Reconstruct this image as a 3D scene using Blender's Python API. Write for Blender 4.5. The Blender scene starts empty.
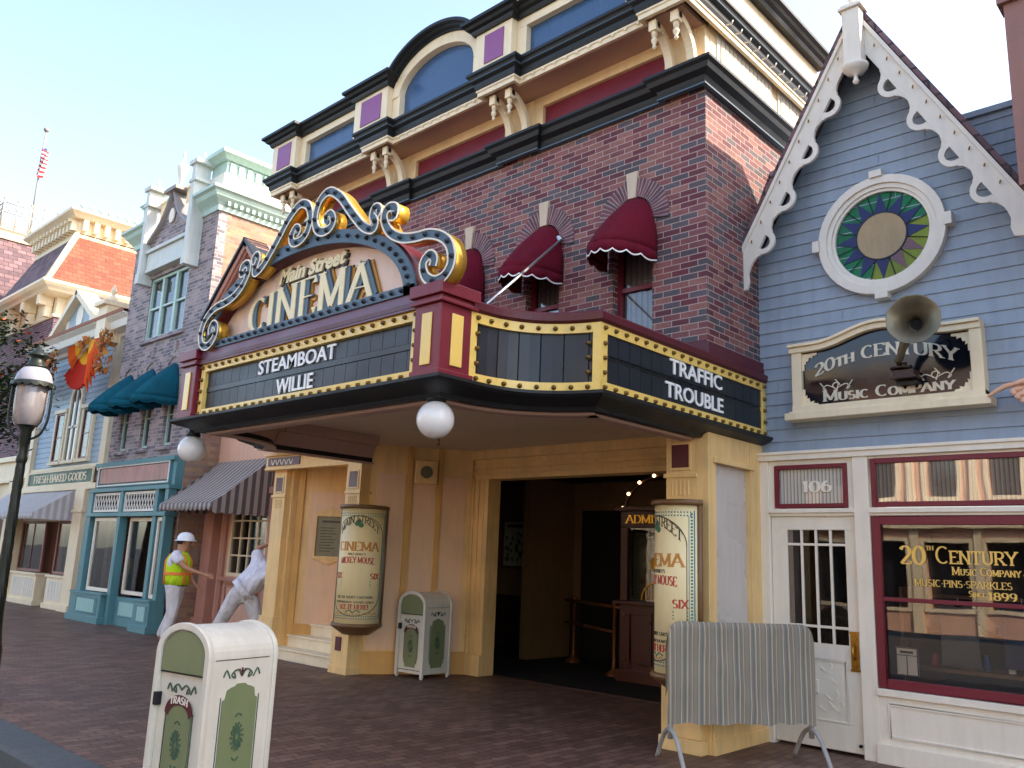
SKY,SUN,EXPO=.15,2.6,2.0
import bpy, bmesh, math, random
from mathutils import Vector, Matrix, noise
R=random.Random(7)
PI=math.pi
sc=bpy.context.scene; COL=sc.collection
def rad(a): return a*PI/180
def lin(h):
    h=h.lstrip('#'); o=[]
    for i in (0,2,4):
        c=int(h[i:i+2],16)/255; o.append(c/12.92 if c<=.04045 else ((c+.055)/1.055)**2.4)
    return tuple(o)+(1,)
# ------------------------------------------------------------ materials
MATS={}
def new(name):
    m=bpy.data.materials.new(name); m.use_nodes=True; nt=m.node_tree
    return m,nt,nt.nodes,nt.links,nt.nodes['Principled BSDF']
def tex(ns,ls,kind='Object',scale=(1,1,1)):
    t=ns.new('ShaderNodeTexCoord'); mp=ns.new('ShaderNodeMapping'); mp.inputs['Scale'].default_value=scale
    ls.new(t.outputs[kind],mp.inputs[0]); return mp.outputs[0]
def noise_n(ns,ls,vec,scale,detail=4,rough=.55):
    n=ns.new('ShaderNodeTexNoise'); n.inputs['Scale'].default_value=scale; n.inputs['Detail'].default_value=detail
    n.inputs['Roughness'].default_value=rough; ls.new(vec,n.inputs['Vector']); return n
def ramp(ns,stops,interp='LINEAR'):
    r=ns.new('ShaderNodeValToRGB'); r.color_ramp.interpolation=interp
    e=r.color_ramp.elements
    while len(e)<len(stops): e.new(.5)
    for i,(p,c) in enumerate(stops): e[i].position=p; e[i].color=c
    return r
def g3(v): return (v,v,v,1)
def bump(ns,ls,h,st,dist,b):
    bp=ns.new('ShaderNodeBump'); bp.inputs['Strength'].default_value=st; bp.inputs['Distance'].default_value=dist
    ls.new(h,bp.inputs['Height']); ls.new(bp.outputs[0],b.inputs['Normal'])
def mul(ns,ls,c,fac,f=1.0):
    m=ns.new('ShaderNodeMix'); m.data_type='RGBA'; m.blend_type='MULTIPLY'; m.inputs[0].default_value=f
    if isinstance(c,tuple): m.inputs[6].default_value=c
    else: ls.new(c,m.inputs[6])
    ls.new(fac,m.inputs[7]); return m.outputs[2]
def paint(name,hexc,rough=.5,var=.12,metal=0.,bmp=.12,spec=.5,coat=0.):
    if name in MATS: return MATS[name]
    m,nt,ns,ls,b=new(name); c=lin(hexc)
    v=tex(ns,ls); n=noise_n(ns,ls,v,1.7,6); n2=noise_n(ns,ls,tex(ns,ls,scale=(9,9,1.2)),1.5,5)
    r=ramp(ns,[(.25,g3(1-var)),(.7,g3(1+var*.35))]); ls.new(n.outputs[0],r.inputs[0])
    r2=ramp(ns,[(.3,g3(1-var*.7)),(.6,g3(1))]); ls.new(n2.outputs[0],r2.inputs[0])
    o=mul(ns,ls,mul(ns,ls,c,r.outputs[0]),r2.outputs[0]); ls.new(o,b.inputs['Base Color'])
    n3=noise_n(ns,ls,v,38,3)
    rr=ramp(ns,[(.3,g3(max(0,rough-.1))),(.7,g3(min(1,rough+.12)))]); ls.new(n.outputs[0],rr.inputs[0]); ls.new(rr.outputs[0],b.inputs['Roughness'])
    b.inputs['Metallic'].default_value=metal; b.inputs['Specular IOR Level'].default_value=spec
    b.inputs['Coat Weight'].default_value=coat
    bump(ns,ls,n3.outputs[0],bmp,.01,b)
    MATS[name]=m; return m
def brick(name,cols,mortar,bw=.235,bh=.076,ms=.008,rough=.8,uvs=1.0,offset=.5,bstr=.5,axis=0):
    m,nt,ns,ls,b=new(name)
    t=ns.new('ShaderNodeTexCoord'); mp=ns.new('ShaderNodeMapping'); mp.inputs['Rotation'].default_value[2]=axis
    ls.new(t.outputs['UV'],mp.inputs[0])
    br=ns.new('ShaderNodeTexBrick'); ls.new(mp.outputs[0],br.inputs['Vector'])
    br.offset=offset; br.inputs['Scale'].default_value=1; br.inputs['Brick Width'].default_value=bw; br.inputs['Row Height'].default_value=bh
    br.inputs['Mortar Size'].default_value=ms; br.inputs['Mortar Smooth'].default_value=.15
    br.inputs['Color1'].default_value=g3(0); br.inputs['Color2'].default_value=g3(1); br.inputs['Mortar'].default_value=g3(.5)
    k=len(cols); rp=ramp(ns,[(i/k+ (0.0 if i==0 else 0),lin(c)) for i,c in enumerate(cols)],'CONSTANT'); ls.new(br.outputs['Color'],rp.inputs[0])
    v=tex(ns,ls); n=noise_n(ns,ls,v,3,6); n2=noise_n(ns,ls,v,45,4)
    r=ramp(ns,[(.3,g3(.72)),(.7,g3(1.1))]); ls.new(n.outputs[0],r.inputs[0])
    r2=ramp(ns,[(.3,g3(.8)),(.7,g3(1.1))]); ls.new(n2.outputs[0],r2.inputs[0])
    o=mul(ns,ls,mul(ns,ls,rp.outputs[0],r.outputs[0]),r2.outputs[0])
    mx=ns.new('ShaderNodeMix'); mx.data_type='RGBA'; ls.new(br.outputs['Fac'],mx.inputs[0]); ls.new(o,mx.inputs[6]); mx.inputs[7].default_value=lin(mortar)
    ls.new(mx.outputs[2],b.inputs['Base Color']); b.inputs['Roughness'].default_value=rough
    mt=ns.new('ShaderNodeMath'); mt.operation='MULTIPLY_ADD'; ls.new(br.outputs['Fac'],mt.inputs[0]); mt.inputs[1].default_value=-1.; ls.new(n2.outputs[0],mt.inputs[2])
    bump(ns,ls,mt.outputs[0],bstr,.006,b)
    MATS[name]=m; return m
def glass(name,tint='#8aa0a8',refl=1.0,alpha=.75):
    m,nt,ns,ls,b=new(name); ns.remove(b)
    out=ns['Material Output']; tr=ns.new('ShaderNodeBsdfTransparent'); gl=ns.new('ShaderNodeBsdfGlossy'); mx=ns.new('ShaderNodeMixShader'); fr=ns.new('ShaderNodeFresnel')
    fr.inputs[0].default_value=1.5; tr.inputs[0].default_value=g3(alpha); gl.inputs['Roughness'].default_value=.015
    n=noise_n(ns,ls,tex(ns,ls),.9,2); bp=ns.new('ShaderNodeBump'); bp.inputs['Strength'].default_value=.06; bp.inputs['Distance'].default_value=.04
    ls.new(n.outputs[0],bp.inputs['Height']); ls.new(bp.outputs[0],gl.inputs['Normal'])
    mt=ns.new('ShaderNodeMath'); mt.operation='MULTIPLY_ADD'; ls.new(fr.outputs[0],mt.inputs[0]); mt.inputs[1].default_value=2.0*refl; mt.inputs[2].default_value=.04
    mt.use_clamp=True; ls.new(mt.outputs[0],mx.inputs[0]); ls.new(tr.outputs[0],mx.inputs[1]); ls.new(gl.outputs[0],mx.inputs[2]); ls.new(mx.outputs[0],out.inputs[0])
    MATS[name]=m; return m
def stripes(name,cols,scale,rough=.8,axis=0,bmp=.2,var=.15,kind='UV'):
    """fabric stripes along one texture axis"""
    m,nt,ns,ls,b=new(name)
    t=ns.new('ShaderNodeTexCoord'); s=ns.new('ShaderNodeSeparateXYZ'); ls.new(t.outputs[kind],s.inputs[0])
    a=ns.new('ShaderNodeMath'); a.operation='MULTIPLY'; a.inputs[1].default_value=scale; ls.new(s.outputs[axis],a.inputs[0])
    f=ns.new('ShaderNodeMath'); f.operation='FRACT'; ls.new(a.outputs[0],f.inputs[0])
    st=[];p=0;tot=sum(w for w,_ in cols)
    for w,c in cols: st.append((p/tot,lin(c))); p+=w
    rp=ramp(ns,st,'CONSTANT'); ls.new(f.outputs[0],rp.inputs[0])
    v=tex(ns,ls); n=noise_n(ns,ls,v,2.5,5); r=ramp(ns,[(.3,g3(1-var)),(.7,g3(1+var*.3))]); ls.new(n.outputs[0],r.inputs[0])
    ls.new(mul(ns,ls,rp.outputs[0],r.outputs[0]),b.inputs['Base Color']); b.inputs['Roughness'].default_value=rough
    b.inputs['Sheen Weight'].default_value=.2
    n2=noise_n(ns,ls,tex(ns,ls,scale=(1,1,.25)),14,4); bump(ns,ls,n2.outputs[0],bmp,.03,b)
    MATS[name]=m; return m
def emis(name,hexc,st):
    m,nt,ns,ls,b=new(name); b.inputs['Base Color'].default_value=lin(hexc); b.inputs['Emission Color'].default_value=lin(hexc); b.inputs['Emission Strength'].default_value=st
    MATS[name]=m; return m
cream=paint('cream_paint','#f1deba',.5); yellow=paint('yellow_paint','#f4cb88',.52,.2); yellow2=paint('peach_panel_paint','#eec49c',.55,.1)
ochre=paint('ochre_paint','#dba556',.5,.14)
white=paint('white_paint','#f1e6d2',.45,.1); white2=paint('off_white_paint','#e3dccf',.5,.1)
crimson=paint('crimson_paint','#76192b',.42,.12); maroon=paint('maroon_paint','#571624',.4,.14); mauve=paint('mauve_paint','#6f4a63',.42,.12); purple=paint('purple_panel_paint','#8e4f86',.5,.08)
black=paint('black_cornice_paint','#1d2124',.48,.2,spec=.35); friezec=paint('frieze_cream','#f0d4a6',.5,.12); slateblue=paint('slate_blue_paint','#465e6d',.45,.12); winblue=paint('blue_parapet_panel','#3a577c',.22,.06)
gold=paint('gold_leaf','#e8b94a',.28,.12,.75,.1); goldpaint=paint('gold_frame_paint','#f0cc6c',.35,.08,.0,.1,coat=.3); brass=paint('brass','#b98a35',.3,.2,.9)
cap_m=paint('bulb_socket_brass','#7d622e',.4,.2,.6); letterw=paint('marquee_letter_white','#f2f2ee',.4,.04)
panelbk=paint('marquee_letter_panel','#1a222c',.38,.2); panelbk2=paint('marquee_track','#0e1319',.3,.2)
blue=paint('blue_siding_paint','#94a1b0',.55,.16,bmp=.2); blue2=paint('pale_blue_siding_paint','#a3b9c9',.55,.12,bmp=.2)
teal=paint('teal_trim_paint','#54858a',.5,.14); mint=paint('mint_trim_paint','#b4cfc4',.5,.14); tealcloth=paint('teal_canvas','#0f5263',.9,.25,spec=.15,bmp=.3); maroonc=paint('maroon_canvas','#661427',.9,.25,spec=.15,bmp=.3)
peach=paint('peach_wall_paint','#dcae92',.6,.12); browntrim=paint('brown_corner_paint','#94675a',.55,.12); pinktrim=paint('rose_trim_paint','#bd8876',.55,.14)
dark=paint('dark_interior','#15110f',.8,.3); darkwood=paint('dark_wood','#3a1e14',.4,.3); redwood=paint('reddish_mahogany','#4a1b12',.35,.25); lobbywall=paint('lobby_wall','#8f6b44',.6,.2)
ceil_m=paint('canopy_ceiling_paint','#e2cfb6',.6,.12); soffit_m=paint('soffit_brown_paint','#c09e8c',.55,.1)
iron=paint('cast_iron_green','#262d27',.4,.25,.4); dkiron=paint('dark_iron','#22262a',.4,.2,.4); steel=paint('galvanised_steel','#b7b9bb',.38,.15,.8)
kerb_m=paint('kerb_stone','#515454',.8,.25,bmp=.5); road_m=paint('asphalt','#3d3d3f',.9,.25,bmp=.6)
canw=paint('trash_can_cream','#ddd7c6',.4,.13,bmp=.05,coat=.2); cang=paint('trash_can_green','#79835c',.42,.08,bmp=.05); cangd=paint('trash_can_dark_green','#46604a',.45,.08,bmp=.05)
grass=paint('leaf_green','#2d4426',.6,.3); leaf2=paint('leaf_olive','#55612e',.6,.3); bark=paint('bark','#4b3c2e',.9,.3,bmp=.6)
orange=paint('orange_cloth','#e8641c',.8,.12); redc=paint('red_cloth','#c02a17',.8,.12); yelc=paint('yellow_cloth','#f2b52a',.8,.1); leafor=paint('autumn_leaf','#b3682a',.8,.3)
skin=paint('skin','#b98767',.55,.1,bmp=.05); skin2=paint('painted_flesh','#e4b292',.45,.08); shirt=paint('white_cotton','#e4e2ea',.85,.08); pants=paint('white_work_trousers','#d9d4d4',.85,.1)
hivis=paint('hi_vis_yellow','#c8ef2c',.7,.06); hiorange=paint('hi_vis_orange','#f08a3a',.6,.05); helmw=paint('helmet_white','#eeeeee',.3,.04)
poster_m=paint('poster_paper','#f5e2ac',.5,.08,bmp=.03); pteal=paint('poster_teal','#1e7a86',.5,.05); pred=paint('poster_red','#b8352c',.5,.05); pdark=paint('poster_ink','#3d3326',.5,.05); pgold=paint('poster_ochre','#c7883a',.5,.05); pgreen=paint('poster_green','#3c7350',.5,.05)
framebr=paint('brown_frame','#7a5836',.4,.2); green_sign=paint('green_sign','#2c5a44',.5,.12)
signbk=paint('sign_black_glass','#0a0f1b',.07,.05,bmp=0,spec=.55); signlet=paint('sign_letter_silver','#c9c2ac',.35,.1,.3); keyst=paint('keystone_tan','#c9b79f',.7,.15); signgold=paint('sign_letter_gold','#e6c368',.35,.1,.3)
frost=paint('frosted_panel','#cfc4ba',.28,.1,bmp=.02); horn_m=paint('horn_pewter','#857a63',.38,.3,.7)
slate_d=brick('dark_slate_tiles',['#6d5357','#785b5f','#5f484e','#7d6064'],'#3c3033',.3,.17,.012)
slate_r=brick('terracotta_tiles',['#8a4630','#965039','#7d3f2d','#914a33'],'#55301f',.24,.13,.01)
brick_c=brick('mauve_slate_brick',['#84504e','#6a313b','#5c5359','#7c494b','#8a5854','#64333a','#544c51','#916259'],'#a8938b',.2,.0645,.005)
brick_a=brick('arch_voussoir_brick',['#6f4650','#5d3a45','#7a5059','#54404a'],'#94807a',.26,.04,.006,offset=0)
brick_g=brick('grey_plum_brick',['#94868a','#7e7276','#a09090','#716a70','#ab9a96'],'#a9a09e',.225,.076,.007)
brick_s=brick('buff_side_brick',['#a98066','#987060','#b08c6c','#9b8072','#a07a5f'],'#8f7c69',.225,.076,.007)
brick_m=brick('maroon_brick',['#6d4450','#5d3a47','#7b525c','#523845'],'#8d7c7c',.22,.075,.007)
pave=brick('brick_pavers',['#7c5e4e','#6f5346','#846554','#6a4f43','#775a4b'],'#46332e',.205,.1,.006,rough=.52,bstr=.35,axis=rad(90))
wood_sh=paint('brown_shake_wall','#a8745a',.7,.2)
awn_s=stripes('brown_striped_canvas',[(.5,'#5b4f4b'),(.5,'#a3968c')],6.5)
awn_g=stripes('grey_striped_canvas',[(.5,'#a9a5a8'),(.5,'#c6c2c2')],6.0)
fab_b=stripes('grey_blue_striped_cloth',[(2,'#8f8270'),(1.4,'#7a7d78'),(.6,'#c2b490'),(1.3,'#8c7b6c'),(1.8,'#6d736e'),(.8,'#9d907a'),(.5,'#c4b48e'),(1.6,'#857769'),(1.2,'#7b7d76'),(.6,'#b3a584'),(1.5,'#887b6b')],6.4,bmp=.5,kind='Object')
reed=stripes('reeded_glass_curtain',[(1,'#c9c2b4'),(1,'#97928a'),(.6,'#ded6c6')],28,rough=.16,bmp=.02)
reed.node_tree.nodes['Principled BSDF'].inputs['Coat Weight'].default_value=1.0
curtain=stripes('white_curtain',[(1,'#dfe2e6'),(.6,'#b9bec6')],14)
bead=stripes('white_beadboard',[(8,'#cfc6b4'),(2,'#857b68')],11)
wg=glass('window_glass',alpha=.7,refl=.2); wg2=glass('shop_glass',alpha=.9,refl=.55)
def stained():
    m,nt,ns,ls,b=new('stained_glass'); return m
socket_dark=paint('dark_bulb_socket','#2b323a',.35,.2,.2)
def cloth(name,hexc):
    m=paint(name,hexc,.9,.1,bmp=0,spec=.2); nt=m.node_tree; ns=nt.nodes; ls=nt.links; b=ns['Principled BSDF']
    n=noise_n(ns,ls,tex(ns,ls,scale=(1,1,.45)),9,3,.5); bump(ns,ls,n.outputs[0],1.0,.09,b); return m
shirt=cloth('white_cotton_cloth','#e4e2ea'); pants=cloth('white_trouser_cloth','#d6d1d0'); hivis=cloth('hi_vis_cloth','#c8ef2c')
nt=pave.node_tree; ns=nt.nodes; ls=nt.links; b=ns['Principled BSDF']; src=b.inputs['Base Color'].links[0].from_socket
vo=ns.new('ShaderNodeTexVoronoi'); vo.inputs['Scale'].default_value=1.3; ls.new(tex(ns,ls),vo.inputs['Vector']); rr_=ramp(ns,[(0,g3(1)),(.022,g3(1)),(.03,g3(0))]); ls.new(vo.outputs['Distance'],rr_.inputs[0])
mx_=ns.new('ShaderNodeMix'); mx_.data_type='RGBA'; ls.new(rr_.outputs[0],mx_.inputs[0]); nb=noise_n(ns,ls,tex(ns,ls),.55,6,.65); rb=ramp(ns,[(.35,g3(.9)),(.65,g3(1.06))]); ls.new(nb.outputs[0],rb.inputs[0])
ls.new(mul(ns,ls,src,rb.outputs[0]),mx_.inputs[6]); mx_.inputs[7].default_value=lin('#8a8078'); ls.new(mx_.outputs[2],b.inputs['Base Color'])
nr=noise_n(ns,ls,tex(ns,ls),1.1,5,.6); rq=ramp(ns,[(.35,g3(.46)),(.65,g3(.6))]); ls.new(nr.outputs[0],rq.inputs[0]); ls.new(rq.outputs[0],b.inputs['Roughness'])
b.inputs['Specular IOR Level'].default_value=.3
# ------------------------------------------------------------ mesh builder
class MB:
    def __init__(s): s.v=[];s.f=[];s.m=[];s.sm=[]
    def add(s,vs,fs,mi=0,smooth=False):
        o=len(s.v); s.v+= [tuple(v) for v in vs]
        for f in fs: s.f.append([i+o for i in f]); s.m.append(mi); s.sm.append(smooth)
        return s
    def box(s,x0,x1,y0,y1,z0,z1,mi=0):
        if x0>x1:x0,x1=x1,x0
        if y0>y1:y0,y1=y1,y0
        if z0>z1:z0,z1=z1,z0
        return s.add([(x0,y0,z0),(x1,y0,z0),(x1,y1,z0),(x0,y1,z0),(x0,y0,z1),(x1,y0,z1),(x1,y1,z1),(x0,y1,z1)],
            [(0,3,2,1),(4,5,6,7),(0,1,5,4),(1,2,6,5),(2,3,7,6),(3,0,4,7)],mi)
    def prism(s,pts,O,U,V,N,d,mi=0,smooth=False):
        """extrude 2d polygon pts (ccw in U,V) from O by d along N"""
        O=Vector(O);U=Vector(U);V=Vector(V);N=Vector(N);n=len(pts)
        a=[O+U*p[0]+V*p[1] for p in pts]; b=[p+N*d for p in a]
        s.add(a+b,[list(range(n))[::-1],[n+i for i in range(n)]],mi)
        s.add(a+b,[(i,(i+1)%n,(i+1)%n+n,i+n) for i in range(n)],mi,smooth); return s
    def xz(s,pts,y,d,mi=0,smooth=False): # polygon in xz plane, front at y, thick d to the back
        return s.prism(pts,(0,y+d,0),(1,0,0),(0,0,1),(0,-1,0),d,mi,smooth)
    def band(s,outer,inner,y,d,mi=0,closed=True,smooth=True):
        """flat band between two matched outlines in xz, front at y, depth d"""
        n=len(outer); V=[]
        for p in outer: V+= [(p[0],y,p[1]),(p[0],y+d,p[1])]
        for p in inner: V+= [(p[0],y,p[1]),(p[0],y+d,p[1])]
        F=[];S=[]
        for i in range(n if closed else n-1):
            j=(i+1)%n; a,b=2*i,2*j; c,e=2*n+2*i,2*n+2*j
            F+= [(a,c,e,b)]; F+= [(a+1,b+1,e+1,c+1)]; S+= [(a,b,b+1,a+1),(c,c+1,e+1,e)]
        if not closed: F+= [(0,1,2*n+1,2*n),(2*n-2,4*n-2,4*n-1,2*n-1)]
        s.add(V,F,mi); s.add(V,S,mi,smooth); return s
    def tube(s,pts,r,n=8,mi=0,smooth=True,caps=True):
        pts=[Vector(p) for p in pts]; k=len(pts); rr=r if isinstance(r,(list,tuple)) else [r]*k
        V=[];up=None
        for i,p in enumerate(pts):
            t=(pts[min(i+1,k-1)]-pts[max(i-1,0)]).normalized()
            if up is None: up=Vector((0,0,1)) if abs(t.z)<.9 else Vector((1,0,0))
            a=t.cross(up).normalized(); b=a.cross(t).normalized(); up=b
            for j in range(n):
                w=2*PI*j/n; V.append(p+a*math.cos(w)*rr[i]+b*math.sin(w)*rr[i])
        F=[(i*n+j,i*n+(j+1)%n,(i+1)*n+(j+1)%n,(i+1)*n+j) for i in range(k-1) for j in range(n)]
        s.add(V,F,mi,smooth)
        if caps: s.add(V,[list(range(n))[::-1],[(k-1)*n+j for j in range(n)]],mi)
        return s
    def lathe(s,prof,c,n=20,mi=0,smooth=True,a0=0,a1=2*PI):
        V=[];full=abs(a1-a0-2*PI)<1e-6; m=n if full else n+1
        for r,z in prof:
            for j in range(m):
                w=a0+(a1-a0)*j/n; V.append((c[0]+r*math.cos(w),c[1]+r*math.sin(w),c[2]+z))
        F=[]
        for i in range(len(prof)-1):
            for j in range(n):
                k=(j+1)%m; F.append((i*m+j,i*m+k,(i+1)*m+k,(i+1)*m+j))
        return s.add(V,F,mi,smooth)
    def sweep(s,prof,path,mi=0,closed_prof=True,smooth=False):
        """profile [(out,z)] swept along plan path [(x,y)]; outward is to the right of travel"""
        P=[Vector((p[0],p[1])) for p in path]; k=len(P); V=[]; n=len(prof)
        for i in range(k):
            d0=(P[i]-P[i-1]).normalized() if i>0 else None; d1=(P[i+1]-P[i]).normalized() if i<k-1 else None
            if d0 is None:d0=d1
            if d1 is None:d1=d0
            n0=Vector((d0.y,-d0.x));n1=Vector((d1.y,-d1.x)); m=(n0+n1)
            m=m/max(.2,(m.dot(m)/2)) if m.length>1e-6 else n0
            for o,z in prof: V.append((P[i].x+m.x*o,P[i].y+m.y*o,z))
        F=[]
        rng=n if closed_prof else n-1
        for i in range(k-1):
            for j in range(rng):
                q=(j+1)%n; F.append((i*n+j,i*n+q,(i+1)*n+q,(i+1)*n+j))
        s.add(V,F,mi,smooth)
        if closed_prof: s.add(V,[list(range(n)),[(k-1)*n+j for j in range(n)][::-1]],mi)
        return s
    def sphere(s,c,r,n=16,m=10,mi=0,sq=1):
        pr=[(max(1e-4,r*math.sin(PI*i/m)),-r*sq*math.cos(PI*i/m)) for i in range(m+1)]
        return s.lathe(pr,c,n,mi)
    def build(s,name,mats,parent=None,bevel=0,cat=None,label=None,group=None,kind=None,uvfn=None,recalc=True):
        if not isinstance(mats,(list,tuple)): mats=[mats]
        me=bpy.data.meshes.new(name); 
        off=Vector(parent['_w']) if parent is not None and '_w' in parent.keys() else Vector((0,0,0))
        W=[Vector(v) for v in s.v]
        me.from_pydata([tuple(v-off) for v in W],[],s.f)
        for m in mats: me.materials.append(m)
        for i,p in enumerate(me.polygons): p.material_index=s.m[i]; p.use_smooth=s.sm[i]
        if recalc:
            bm=bmesh.new(); bm.from_mesh(me)
            bmesh.ops.remove_doubles(bm,verts=bm.verts,dist=1e-5)
            bmesh.ops.recalc_face_normals(bm,faces=bm.faces); bm.to_mesh(me); bm.free()
        uv=me.uv_layers.new(name='UV')
        for p in me.polygons:
            n=p.normal; ax,ay,az=abs(n.x),abs(n.y),abs(n.z)
            for li in p.loop_indices:
                co=me.vertices[me.loops[li].vertex_index].co+off
                if uvfn: u=uvfn(co,n)
                elif az>ax and az>ay: u=(co.x,co.y) if az>.8 else ((co.x,co.y) if ay>ax else (co.y,co.x))
                elif ay>=ax: u=(co.x,co.z)
                else: u=(co.y,co.z)
                uv.data[li].uv=u
        o=bpy.data.objects.new(name,me); COL.objects.link(o)
        if parent is not None: o.parent=parent; o['_w']=tuple(off)
        if bevel:
            b=o.modifiers.new('bevel','BEVEL'); b.width=bevel; b.segments=2; b.limit_method='ANGLE'; b.angle_limit=rad(40)
        if cat: o['category']=cat
        if label: o['label']=label
        if group: o['group']=group
        if kind: o['kind']=kind
        return o
def thing(name,label,cat,loc,group=None):
    o=bpy.data.objects.new(name,None); COL.objects.link(o); o.location=loc; o['_w']=tuple(loc); o['label']=label; o['category']=cat; o.empty_display_size=.1
    if group:o['group']=group
    return o
def dup(o,parent=None,loc=None):
    c=o.copy(); COL.objects.link(c)
    if parent is not None: c.parent=parent
    if loc is not None: c.location=loc
    for ch in o.children: dup(ch,c)
    return c
def bx(name,mat,parent,*b,bevel=0,**k):
    m=MB()
    if isinstance(b[0],list): b=b[0]
    for q in (b if isinstance(b[0],(tuple,list)) else [b]): m.box(*q)
    return m.build(name,mat,parent,bevel,**k)
def arc(cx,cy,rx,ry,a0,a1,n=16): return [(cx+rx*math.cos(rad(a0+(a1-a0)*i/n)),cy+ry*math.sin(rad(a0+(a1-a0)*i/n))) for i in range(n+1)]
def smoothpath(p,k=4):
    out=[]
    for i in range(len(p)-1):
        p0=p[max(i-1,0)];p1=p[i];p2=p[i+1];p3=p[min(i+2,len(p)-1)]
        for j in range(k):
            t=j/k; out.append(tuple(.5*((2*p1[d])+(-p0[d]+p2[d])*t+(2*p0[d]-5*p1[d]+4*p2[d]-p3[d])*t*t+(-p0[d]+3*p1[d]-3*p2[d]+p3[d])*t**3) for d in range(len(p1))))
    out.append(tuple(p[-1])); return out
# plane maps: (u,v,off)->world
def plane(O,U=(1,0,0),V=(0,0,1),N=(0,-1,0)):
    O=Vector(O);U=Vector(U);V=Vector(V);N=Vector(N)
    return lambda u,v,w=0:O+U*u+V*v+N*w
def drum(c,r,a_mid):
    # u metres along the arc to the right as seen from outside
    def f(u,v,w=0):
        a=a_mid+u/r; return Vector((c[0]+(r+w)*math.cos(a),c[1]+(r+w)*math.sin(a),c[2]+v))
    return f
# ---- sans lettering from the built-in font
_fc={}
def sans(text,bold=0.0,res=3):
    k=(text,bold)
    if k in _fc: return _fc[k]
    cu=bpy.data.curves.new('t','FONT'); cu.body=text; cu.size=1; cu.offset=bold; cu.resolution_u=res; cu.fill_mode='BOTH'
    o=bpy.data.objects.new('t',cu); COL.objects.link(o); dg=bpy.context.evaluated_depsgraph_get(); dg.update()
    me=bpy.data.meshes.new_from_object(o.evaluated_get(dg)); V=[(v.co.x,v.co.y) for v in me.vertices]; F=[list(p.vertices) for p in me.polygons]
    bpy.data.objects.remove(o); bpy.data.curves.remove(cu); bpy.data.meshes.remove(me)
    _fc[k]=(V,F); return V,F
def put_sans(mb,text,fn,x0,x1,z0,z1,d=.01,bold=0.,mi=0,shear=0,base=0.002):
    V,F=sans(text,bold); ax=min(v[0] for v in V);bx_=max(v[0] for v in V);ay=min(v[1] for v in V);by=max(v[1] for v in V)
    W=[]
    for x,y in V:
        v=z0+(z1-z0)*(y-ay)/(by-ay); W.append((x0+(x1-x0)*(x-ax)/(bx_-ax)+shear*(v-z0),v))
    n=len(W); vs=[fn(u,v,base+d) for u,v in W]
    mb.add(vs,F,mi)
    ed={}
    for f in F:
        for i in range(len(f)):
            a,b=f[i],f[(i+1)%len(f)]; ed[(a,b)]=1
    E=[(a,b) for (a,b) in ed if (b,a) not in ed]
    mb.add(vs+[fn(u,v,base) for u,v in W],[(a,b,b+n,a+n) for a,b in E],mi)
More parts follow.
